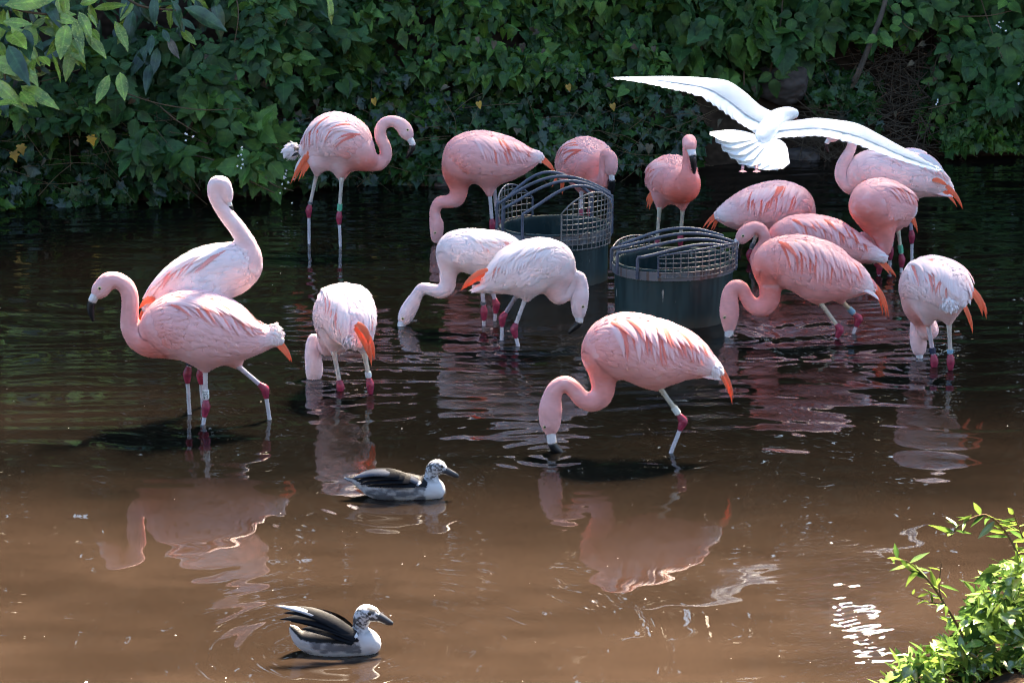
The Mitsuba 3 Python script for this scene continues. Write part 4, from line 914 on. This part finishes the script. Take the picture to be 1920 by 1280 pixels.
# ------------------------------------------------------------------ the feeding bins with their wire cages
def barrel_fn(p, n, uv):
    a = fbm(p.x * 6, p.y * 6, p.z * 2.0, 3); b = noise(p.x * 70, p.y * 70, p.z * 6)
    low = 1 - smoothstep(.0, .07, p.z + .03 * (b - .5))
    drop = smoothstep(.80, .86, noise(p.x * 34, p.y * 34, p.z * 9 + 3) * .6 + .4 * noise(p.x * 90, p.y * 90, p.z * 24))
    return mix(mix(mix((.006, .022, .026), (.020, .048, .052), smoothstep(.35, .7, a * .7 + .3 * b)), (.045, .043, .032), low * .85), (.40, .40, .36), drop * .7)
scene['barrel_mat'] = {'type': 'twosided', 'bsdf': {'type': 'principled', 'base_color': proc(barrel_fn), 'roughness': .45, 'specular': .4}}
def band_fn(p, n, uv):
    a = noise(p.x * 60, p.y * 60, p.z * 4); b = fbm(p.x * 14, p.y * 14, p.z * 14, 3)
    return mix(mix((.08, .09, .105), (.18, .195, .22), b), (.10, .065, .05), smoothstep(.62, .85, a) * .8)
scene['band_mat'] = {'type': 'twosided', 'bsdf': {'type': 'principled', 'base_color': proc(band_fn), 'roughness': .55, 'metallic': .3}}
scene['hoop_mat'] = {'type': 'principled', 'base_color': proc(lambda p, n, uv: mix((.04, .052, .08), (.095, .115, .165), fbm(p.x * 25, p.y * 25, p.z * 25, 3))), 'roughness': .45, 'specular': .5}
scene['wire_mat'] = {'type': 'principled', 'base_color': proc(lambda p, n, uv: mix((.12, .10, .08), (.32, .32, .33), fbm(p.x * 30, p.y * 30, p.z * 30, 3))), 'roughness': .5, 'metallic': .4}

def bin_(label, cx, cy, wpx, hgt, tilt, hoops, panels, front_lip):
    k = thing('feeding_bin', label, 'bin', None)
    g = ground(cx, cy); R = wpx / 2 * mpp(g[1], cy) * 1.0
    tx, ty = tilt
    def W(v):
        v = np.asarray(v, float).reshape(-1, 3).copy()
        v[:, 2] += (v[:, 0] * tx + v[:, 1] * ty) * np.clip(v[:, 2] / hgt, 0, 1)
        return v + g
    a = np.arange(64) * 2 * PI / 64
    prof = [(R * .97, -.25), (R * .975, 0), (R * .985, hgt * .6), (R, hgt * .97), (R + .006, hgt), (R + .003, hgt + .006), (R - .012, hgt + .004), (R - .016, hgt - .01), (R - .02, .0), (R - .02, -.05)]
    v = np.array([[(r + .0016 * np.cos(a * 32)[i] * (j < 4)) * np.cos(a[i]), (r + .0016 * np.cos(a * 32)[i] * (j < 4)) * np.sin(a[i]), z] for j, (r, z) in enumerate(prof) for i in range(64)])
    M = Mesh(); M.add(W(v), quads(len(prof), 64, True)); put(k, 'barrel', M.ply('barrel_mat', smooth=40))
    # dark water and feed inside
    M = Mesh(); rr = R - .019; M.add(W(np.vstack([np.stack([rr * np.cos(a), rr * np.sin(a), a * 0 + .03], 1), [[0, 0, .03]]])), np.stack([np.arange(64), (np.arange(64) + 1) % 64, np.full(64, 64)], 1))
    put(k, 'feed', M.ply('barrel_mat', smooth=False), 'dark wet feed inside the bin')
    # metal band round the rim
    prof = [(R + .007, hgt - front_lip), (R + .010, hgt - front_lip), (R + .010, hgt - .004), (R + .007, hgt - .004)]
    v = np.array([[r * np.cos(t), r * np.sin(t), z] for r, z in prof for t in a])
    M = Mesh(); M.add(W(v), quads(4, 64, True)); put(k, 'rim_band', M.ply('band_mat', smooth=30), 'grey stained metal band round the rim')
    for al, ar, zl, pk, zr, pp in hoops:
        Rh = R + .013
        A, B = np.array([Rh * math.cos(math.radians(al)), Rh * math.sin(math.radians(al)), hgt]), np.array([Rh * math.cos(math.radians(ar)), Rh * math.sin(math.radians(ar)), hgt])
        t = np.linspace(0, 1, 22)
        z = np.interp(t, [0, 1], [zl, zr]) + (pk - (zl * (1 - pp) + zr * pp)) * (np.sin(PI * t ** (math.log(.5) / math.log(pp))))
        arc = A * (1 - t)[:, None] + B * t[:, None] + np.stack([0 * t, 0 * t, z], 1)
        pts = np.vstack([A - [0, 0, front_lip * .9], A, A + [0, 0, zl * .86], arc[0] + (arc[1] - arc[0]) * .15, arc[1:-1], arc[-1], B + [0, 0, zr * .8], B, B - [0, 0, front_lip * .9]])
        M = Mesh(); v, f = tube(W(pts), .0078, 9); M.add(v, f); put(k, 'hoop', M.ply('hoop_mat'))
    for a0, a1, z0, top, dr_, nv, nh, lean, fr in panels:
        Rp = R + dr_
        def pt(u, z):
            t = math.radians(a0 + (a1 - a0) * u)
            rr = Rp + lean * z
            return np.array([rr * math.cos(t), rr * math.sin(t), hgt + z])
        topz = lambda u: top(u)
        fk = None
        us = np.linspace(0, 1, 26)
        edge = [pt(0, z) for z in np.linspace(z0, topz(0), 5)] + [pt(u, topz(u)) for u in us[1:-1]] + [pt(1, z) for z in np.linspace(topz(1), z0, 5)]
        M = Mesh(); v, f = tube(W(np.array(edge)), fr, 7); M.add(v, f); fk = put(k, 'mesh_panel', M.ply('hoop_mat' if fr > .004 else 'wire_mat'), 'wire mesh panel')
        for j in range(1, nv):
            u = j / nv
            if topz(u) - z0 < .02: continue
            M = Mesh(); v, f = tube(W(np.array([pt(u, z) for z in np.linspace(z0, topz(u), 6)])), .0024, 5); M.add(v, f); put(fk, 'wire', M.ply('wire_mat'))
        mx = max(topz(u) for u in us)
        for j in range(nh + 1):
            z = z0 + (mx - z0) * j / nh
            ok = [u for u in us if topz(u) >= z - 1e-6]
            if len(ok) < 3: continue
            M = Mesh(); v, f = tube(W(np.array([pt(u, z + .0040) for u in ok])), .0024, 5); M.add(v, f); put(fk, 'wire', M.ply('wire_mat'))
    return k
arch = lambda z0, z1, pk, c=.5: (lambda u: z0 * (1 - u) + z1 * u + (pk - (z0 + z1) / 2) * math.sin(PI * u) ** .8)
bin_('near dark teal feeding bin with a low domed wire cage, right of centre', 1262, 593, 222, .262, (.03, .0),
     [(150, 35, .045, .112, .07, .55), (178, 14, .055, .108, .06, .60), (203, -4, .058, .100, .055, .62), (232, -16, .055, .088, .058, .62)],
     [(-107, -6, -.030, lambda u: .056 + .040 * math.sin(PI * (u * .85 + .05)) ** .7, .016, 15, 6, .0, .0045), (100, 172, .0, arch(.045, .045, .075), .010, 13, 4, .0, .003)], .045)
bin_('far dark teal feeding bin with a tall hooped wire cage and a round mesh flap', 1039, 521, 204, .255, (.02, .0),
     [(152, 48, .10, .232, .11, .5), (180, 16, .108, .230, .145, .52), (206, -2, .108, .224, .14, .55), (236, -14, .10, .212, .135, .58)],
     [(-84, -18, -.075, lambda u: .010 + .185 * math.sin(PI * (.1 + .82 * u)) ** .55, .018, 12, 11, .05, .004), (112, 176, .005, lambda u: .045 + .13 * math.sin(PI * (.08 + .84 * u)) ** .7, .012, 10, 6, .0, .005)], .045)

# ------------------------------------------------------------------ the gull in flight
def gull():
    k = thing('gull', 'white gull flying low over the pond at the upper right, wings spread and tail fanned', 'gull')
    Y = 12.2
    pt = lambda x, y, dz=0.0: P(x, y, Y + dz)
    m = mpp(Y, 230)
    white, grey = np.array([.84, .86, .87]), np.array([.58, .63, .66])
    ax = spline(np.array([[*pt(1488, 213, .20), 10 * m], [*pt(1477, 214, .18), 14 * m], [*pt(1458, 222, .12), 18 * m], [*pt(1446, 235, .04), 20 * m], [*pt(1436, 249, -.05), 18 * m], [*pt(1426, 262, -.12), 12 * m]]), 12)
    b = blend_body([ax], [], .006, .02)
    put(k, 'body', mikit.ply(b, 'plumage', color=np.clip(np.where(np.array(b.vertex_normals)[:, 2:] > .2, grey * .5 + white * .5, white) * (.96 + .06 * meshkit.fbm(np.array(b.vertices) * 40, 2, 3)[:, None]), 0, .9)))
    M = Mesh(); v, f = tube(np.array([pt(1490, 215, .22), pt(1492, 218, .26), pt(1494, 221, .29)]), [8 * m, 5 * m, 1.5 * m], 8); M.add(v, f, (.20, .06, .05)); put(k, 'bill', M.ply('horn', color=True))
    left = [((1448, 211, .12), (1412, 248, -.06)), ((1425, 199, .12), (1385, 230, -.07)), ((1395, 172, .11), (1350, 205, -.06)), ((1366, 153, .10), (1315, 183, -.05)), ((1335, 148, .10), (1280, 171, -.04)), ((1300, 145.5, .09), (1245, 164, -.03)), ((1255, 144.5, .08), (1210, 156, -.01)), ((1205, 145, .06), (1180, 151, .0)), ((1150, 147, .04), (1150, 147.6, .03))]
    right = [((1478, 232, .10), (1448, 260, -.08)), ((1503, 227, .10), (1488, 258, -.08)), ((1530, 223, .08), (1535, 256, -.09)), ((1570, 226, .07), (1570, 262, -.09)), ((1606, 232, .06), (1603, 271, -.08)), ((1640, 248, .05), (1640, 284, -.07)), ((1680, 270, .04), (1680, 299, -.06)), ((1722, 293, .02), (1724, 312, -.03)), ((1764, 320, .0), (1764, 320.6, -.01))]
    for W, nm in ((left, 'wing'), (right, 'wing')):
        LE = spline(np.array([pt(*a) for a, _ in W]), 6); TE = spline(np.array([pt(*c) for _, c in W]), 6)
        ch = np.array([0, .03, .1, .25, .45, .65])
        th = np.array([.0, .55, .9, 1.0, .7, .35]) * .018
        nrm = unit(np.cross(np.gradient(LE, axis=0), TE - LE)); nrm[nrm[:, 2] < 0] *= -1
        taper = np.linspace(1, .25, len(LE))[:, None]
        top = [LE * (1 - c) + TE * c + nrm * (t * .75 + .010 * math.sin(PI * c)) * taper for c, t in zip(ch, th)]
        bot = [LE * (1 - c) + TE * c + nrm * (-t * .25 + .010 * math.sin(PI * c)) * taper for c, t in zip(ch, th)]
        ring = np.stack(top + bot[::-1], 1)
        M = Mesh(); n = ring.shape[1]
        cc = np.stack([white if c < .06 else grey for c in ch] + [white] * 6)
        M.add(ring.reshape(-1, 3), quads(len(LE), n, True), np.tile(cc, (len(LE), 1)))
        w = put(k, nm, M.ply('plumage', color=True), 'pale grey wing with white edges')
        n = 24
        for j in range(n):
            s = (j + .5) / n * (len(LE) - 1); i0 = int(s); fr = s - i0
            le = LE[i0] * (1 - fr) + LE[min(i0 + 1, len(LE) - 1)] * fr
            s2 = min(s + (1.6 + j * .05) * (j > 8), len(LE) - 1); i2 = int(s2); f2 = s2 - i2
            te = TE[i2] * (1 - f2) + TE[min(i2 + 1, len(TE) - 1)] * f2
            a = le * .62 + te * .38; nn = nrm[i0]
            t = np.linspace(0, 1, 6)[:, None]
            pth = a * (1 - t) + te * t + nn * (.007 * (1 - i0 / len(LE)) * (1 - t))
            F = Mesh(); feather(F, pth, np.repeat(nn[None], 6, 0), .075 * (1 - .45 * j / n), grey * .75 + white * .25, grey * .6 + white * .4, white, .001 + .0010 * (j % 2), blunt=True)
            put(w, 'flight_feather', F.ply('plumage', color=True))
    tips = [(1340, 258), (1352, 272), (1366, 287), (1381, 300), (1397, 310), (1414, 316), (1431, 319), (1446, 320), (1456, 317)]
    for j, (x, y) in enumerate(tips):
        q = j / (len(tips) - 1)
        a, b = pt(1408 + 40 * q, 250 + 10 * q, -.08), pt(x, y, -.30)
        t = np.linspace(0, 1, 7)[:, None]; nn = unit(np.array([-.05, -.5, .85]))
        F = Mesh(); feather(F, a * (1 - t) + b * t + nn * (.0010 * (j % 2)), np.repeat(nn[None], 7, 0), .115, white, white * .97, white, .0012, blunt=True)
        put(k, 'tail_feather', F.ply('plumage', color=True))
    for dx in (0, 26):
        F = Mesh(); v, f = tube(np.array([pt(1400 + dx * .6, 285, -.16), pt(1394 + dx, 306, -.26), pt(1392 + dx, 318, -.33)]), [4 * m, 3 * m, 3 * m], 7); F.add(v, f, (.50, .25, .28))
        c = pt(1392 + dx, 318, -.33)
        F.add([c, c + [-.018, -.03, -.004], c + [0, -.04, -.006], c + [.018, -.03, -.004]], [[0, 1, 2], [0, 2, 3]], (.50, .25, .28))
        put(k, 'foot', F.ply('horn', color=True), 'pink webbed foot trailing under the tail')
gull()

# ------------------------------------------------------------------ ducks and the black waterbird
DARK, DGREY, DWHITE = np.array([.006, .007, .011]), np.array([.10, .11, .14]), np.array([.60, .61, .64])
def duck(label, tr, water_y, axis, neck, bill, eye, wings, tail, seed, flat=.8):
    ox, oy, s = tr; Y0 = ground(960, water_y)[1]; m1 = mpp(Y0, water_y) / s
    k = thing('duck', label, 'duck', None)
    px = lambda x, y, dz=0.0: P(ox + x / s, oy + y / s, Y0 + dz)
    ax = spline(np.array([[*px(x, y), r * m1] for x, y, r in axis]), 10); nk = spline(np.array([[*px(x, y), r * m1] for x, y, r in neck]), 10)
    b = blend_body([ax, nk], [], .0045, .03)
    V, N = np.array(b.vertices), np.array(b.vertex_normals)
    dn = np.min([np.linalg.norm(V - q[:3], axis=1) - q[3] for q in nk], 0); da = np.min([np.linalg.norm(V - q[:3], axis=1) - q[3] for q in ax], 0)
    isn = (dn < da + .004)
    f = meshkit.fbm(V * [55, 55, 55], 3, seed); f2 = meshkit.fbm(V * [130, 130, 150], 2, seed + 1)
    zc = (V[:, 2] - V[:, 2].min()); hx = (V[:, 0] - ax[:, 0].min()) / np.ptp(ax[:, 0])
    col = DWHITE * np.ones((len(V), 1)) * (.75 + .4 * f[:, None])
    mott = np.clip((meshkit.fbm(V * [28, 28, 40], 3, seed + 5) - .44) * 7, 0, .85)[:, None] * ((hx > .15) & (hx < .88))[:, None]
    col = col * (1 - mott) + DGREY * mott
    col = np.where((hx < .86)[:, None], col * .72, col)
    back = (N[:, 2] > .35) & ~isn & (hx < .9)
    col = np.where(back[:, None], DARK, col)
    zn = nk[:, 2]; t = np.clip((V[:, 2] - zn.min()) / np.ptp(zn), 0, 1)
    sp = np.clip((f2 - .42) * 8, .10, .92) * np.clip((t - .22) * 3, 0, 1); sp = np.where((N[:, 0] > .55) & (t < .75), sp * .25, sp)
    head = DWHITE * (1 - sp[:, None]) + DARK * 1.2 * sp[:, None]
    col = np.where(isn[:, None], head, col)
    put(k, 'body', mikit.ply(b, 'plumage', color=np.clip(col, 0, .9)))
    bp = spline(np.array([[*px(x, y), r * m1] for x, y, r in bill]), 6)
    M = Mesh(); v, f_ = tube(bp[:, :3], bp[:, 3], 10); M.add(v, f_, (.030, .034, .045)); put(k, 'bill', M.ply('horn', color=True), 'slate-grey bill')
    e = px(*eye); c = nk[np.argmin(np.linalg.norm((nk[:, :3] - e)[:, [0, 2]], axis=1))]
    o2 = min((e[0] - c[0]) ** 2 + (e[2] - c[2]) ** 2, (c[3] * .8) ** 2); e[1] = c[1] - math.sqrt(c[3] ** 2 - o2)
    M = Mesh(); sp_ = trimesh.creation.icosphere(2, .0058); M.add(sp_.vertices * [1, .6, 1] + e, sp_.faces, (.008, .007, .007)); put(k, 'eye', M.ply('eye_mat', color=True))
    for (quills, dz) in wings:
        M = Mesh(); wk = None
        for x0, y0, x1, y1, wd, sag, c in quills:
            a, b_ = px(x0, y0, dz), px(x1, y1, dz * .6)
            t = np.linspace(0, 1, 8)[:, None]
            pth = a * (1 - t) + b_ * t + np.array([0, 0, 1.0]) * (4 * t * (1 - t)) * sag * m1
            tan = unit(np.gradient(pth, axis=0)); nrm = unit(np.cross(tan, np.cross(np.array([0, -.62 * np.sign(-dz) , .78]), tan)))
            cc = {'k': (DARK, DARK * .7, DARK), 'w': (DWHITE, DARK * 2, DWHITE * .9), 'g': (DGREY, DARK, DGREY * 1.6)}[c]
            F = Mesh(); feather(F, pth, nrm, wd * 1.3 * m1, *cc, .003)
            if wk is None: wk = put(k, 'wing', F.ply('dark_plumage', color=True))
            else: put(wk, 'feather', F.ply('dark_plumage', color=True))
    for x0, y0, x1, y1, wd, sag, c in tail:
        a, b_ = px(x0, y0), px(x1, y1); t = np.linspace(0, 1, 6)[:, None]
        F = Mesh(); cc = {'k': (DARK,) * 3, 'w': (DWHITE,) * 3}[c]
        feather(F, a * (1 - t) + b_ * t, np.repeat(unit(np.array([0, -.5, .85]))[None], 6, 0), wd * m1, *cc, .002); put(k, 'tail_feather', F.ply('plumage', color=True))
    return k
wing_f = [(960, 400, 470, 440, 110, 30, 'k'), (900, 360, 400, 420, 110, 40, 'k'), (850, 330, 370, 390, 100, 46, 'k'), (800, 310, 340, 365, 90, 40, 'k'), (700, 300, 330, 355, 80, 30, 'g'), (980, 390, 820, 330, 70, 10, 'g'), (1000, 410, 920, 395, 60, 8, 'w'), (760, 330, 560, 300, 70, 12, 'g')]
duck('speckle-headed duck swimming low in mid-pond below the flamingos, wings folded', (600, 830, 5.333), 932,
     [(1165, 478, 82), (1080, 468, 105), (950, 450, 132), (800, 440, 148), (660, 445, 140), (540, 440, 110), (440, 410, 70), (350, 372, 36), (280, 352, 16)],
     [(1130, 440, 84), (1120, 375, 64), (1118, 320, 60), (1135, 262, 76), (1170, 238, 78), (1215, 258, 58)], [(1225, 265, 50), (1290, 292, 36), (1350, 318, 28), (1388, 334, 12)], (1217, 222), [(wing_f, -.055), (wing_f, .055)],
     [(420, 380, 240, 350, 60, 0, 'w'), (430, 390, 245, 362, 60, 0, 'k'), (440, 380, 250, 345, 50, 0, 'k')], 5)
wn = [(940, 490, 430, 400, 120, 40, 'k'), (950, 470, 330, 330, 120, 60, 'k'), (940, 450, 230, 310, 110, 70, 'k'), (900, 430, 260, 250, 100, 76, 'k'), (850, 400, 250, 205, 90, 60, 'k'), (780, 360, 175, 183, 60, 40, 'w'), (900, 440, 560, 250, 60, 26, 'w'), (960, 470, 760, 380, 70, 20, 'w'), (930, 510, 600, 420, 110, 24, 'k')]
wf = [(930, 400, 520, 200, 90, 36, 'k'), (920, 380, 540, 215, 80, 40, 'g'), (930, 420, 600, 260, 100, 30, 'k'), (900, 380, 600, 230, 50, 34, 'w')]
duck('speckle-headed duck with raised black wings swimming in the sunlit brown water at the bottom', (480, 1100, 5.053), 1222,
     [(1090, 545, 92), (1010, 545, 112), (900, 545, 128), (770, 540, 140), (640, 535, 136), (520, 520, 112), (430, 490, 80), (370, 430, 50), (340, 390, 30)],
     [(1040, 490, 98), (1005, 430, 74), (990, 370, 68), (1005, 300, 84), (1035, 255, 92), (1090, 252, 76), (1130, 270, 58)], [(1140, 272, 54), (1200, 300, 42), (1250, 328, 34), (1298, 345, 16)], (1078, 228), [(wn, -.06), (wf, .06)],
     [(420, 440, 320, 360, 90, 0, 'w'), (430, 470, 330, 400, 80, 0, 'w')], 9)
def moorhen():
    k = thing('moorhen', 'black waterbird with a red bill at the bank behind the far flamingos', 'waterbird')
    tr = (1000, 220, 9.144); Y = ground(960, 328)[1]; m = mpp(Y, 328) / tr[2]
    px = lambda x, y, dz=0.0: P(tr[0] + x / tr[2], tr[1] + y / tr[2], Y + dz)
    b = blend_body([spline(np.array([[*px(x, y), r * m] for x, y, r in ((620, 560, 130), (520, 570, 170), (400, 620, 190), (280, 620, 150), (180, 600, 70))]), 10), spline(np.array([[*px(x, y), r * m] for x, y, r in ((600, 500, 120), (640, 400, 80), (680, 300, 70), (720, 240, 82), (760, 220, 66))]), 10)], [], .006, .02)
    put(k, 'body', mikit.ply(b, 'dark_plumage', color=np.tile(np.array([.010, .010, .012]), (len(b.vertices), 1))))
    M = Mesh(); v, f = tube(np.array([px(770, 200), px(820, 250), px(865, 298)]), [40 * m, 30 * m, 12 * m], 8); M.add(v, f, (.45, .06, .04)); put(k, 'bill', M.ply('horn', color=True), 'red bill')
moorhen()

# ------------------------------------------------------------------ the sunlit weed in the near right corner, and specks on the water
def weed():
    rng = np.random.default_rng(91)
    k = thing('weed', 'sunlit leafy weed with long stems on the near bank in the bottom right corner', 'weed')
    Y = 7.95
    def leafy(pts, r, n, L, mats, dzs=0.0, spread=.8):
        q = spline(np.array([P(x, y, Y + dz + dzs) for x, y, dz in pts]), 8)
        M = Mesh(); v, f = tube(q, np.linspace(r, r * .4, len(q)), 6); M.add(v, f); put(k, 'stem', M.ply('cane_mat'))
        for j in range(n):
            s = (j + rng.random() * .6) / n * (len(q) - 1) * .999; i = int(s); p = q[i] * (1 - s + i) + q[i + 1] * (s - i)
            t = unit(q[min(i + 2, len(q) - 1)] - q[max(i - 1, 0)]); d = unit(t * .5 + rng.normal(0, spread, 3) + np.array([0, 0, .12]))
            put(k, 'leaf', cached(S_NARROW[rng.integers(5)], mats[rng.integers(len(mats))], place_matrix(p, d, unit(np.array([.08, -.25, 1.0]) + rng.normal(0, .4, 3)), L * rng.uniform(.6, 1.25))))
    li = ['leaf_weed', 'leaf_weed', 'leaf_weed_glossy', 'leaf_weed_dark']
    leafy([(1850, 1285, 0), (1812, 1205, 0), (1770, 1130, 0), (1738, 1085, 0), (1700, 1052, 0), (1668, 1045, 0)], .0045, 30, .060, li)
    leafy([(1835, 1250, .05), (1790, 1160, .02), (1762, 1110, 0), (1765, 1055, 0)], .003, 12, .055, li)
    leafy([(1775, 1135, 0), (1735, 1125, -.02), (1705, 1112, -.03)], .0022, 7, .04, li)
    leafy([(1930, 1150, 0), (1912, 1050, 0), (1880, 990, 0), (1845, 965, -.03), (1800, 985, -.05), (1782, 1005, -.05)], .0045, 34, .060, li)
    leafy([(1935, 1060, .1), (1915, 1000, .08), (1900, 960, .05)], .0035, 16, .06, li)
    mass = [(1640, 1300), (1690, 1235), (1760, 1200), (1800, 1165), (1830, 1100), (1880, 1060), (1960, 1040), (1960, 1310), (1640, 1310)]
    pts = rng.uniform([1640, 1040], [1960, 1310], (8000, 2)); pts = pts[in_poly(pts, mass)][:1700]
    rest = {}
    for j, (x, y) in enumerate(pts):
        dz = rng.uniform(-.12, .30); p = P(x, y, Y + dz)
        d = unit(rng.normal(0, 1, 3) + np.array([-.2, -.2, .1])); nrm = unit(np.array([.1, -.25, 1.0]) + rng.normal(0, .5, 3))
        mt = ['leaf_weed', 'leaf_weed_glossy', 'leaf_weed_glossy', 'leaf_weed_dark'][rng.integers(4)] if dz < .1 else 'leaf_weed_dark'
        m = place_matrix(p, d, nrm, .048 * rng.uniform(.5, 1.4))
        sh = S_NARROW[rng.integers(5)] if j % 4 else S_OVATE[rng.integers(5)]
        if dz < .16 and j < 300: put(k, 'leaf', cached(sh, mt, m))
        else:
            M = rest.setdefault(mt, Mesh()); M.add(np.vstack(sh.v) @ m[:3, :3].T + m[:3, 3], np.vstack(sh.f), None, np.vstack(sh.u))
    for b, M in rest.items(): put(k, 'foliage', M.ply(b, uv=True), kind='stuff')
weed()
def specks():
    rng = np.random.default_rng(17); M = Mesh()
    for _ in range(90):
        x, y = rng.uniform(0, 1920), 400 + 880 * rng.random() ** .8
        g = ground(x, y); r = rng.uniform(.0010, .0028) * (1 + (rng.random() < .06) * 1.5)
        z = float(water_height(np.array([g[0]]), np.array([g[1]]))[0]) + .0006
        a = np.arange(7) * 2 * PI / 7 + rng.random(); rr = r * rng.uniform(.6, 1.3, 7)
        v = np.vstack([np.stack([g[0] + rr * np.cos(a), g[1] + rr * 1.3 * np.sin(a), np.full(7, z)], 1), [[g[0], g[1], z + r * .7]]])
        i = np.arange(7); M.add(v, np.stack([i, (i + 1) % 7, i * 0 + 7], 1))
    scene['speck_mat'] = {'type': 'twosided', 'bsdf': {'type': 'diffuse', 'reflectance': rgb(.75, .73, .70)}}
    k = thing('floating_specks', 'tiny pale bits of down and foam floating on the brown water', 'specks', kind='stuff'); scene[k] = M.ply('speck_mat', smooth=False)
specks()
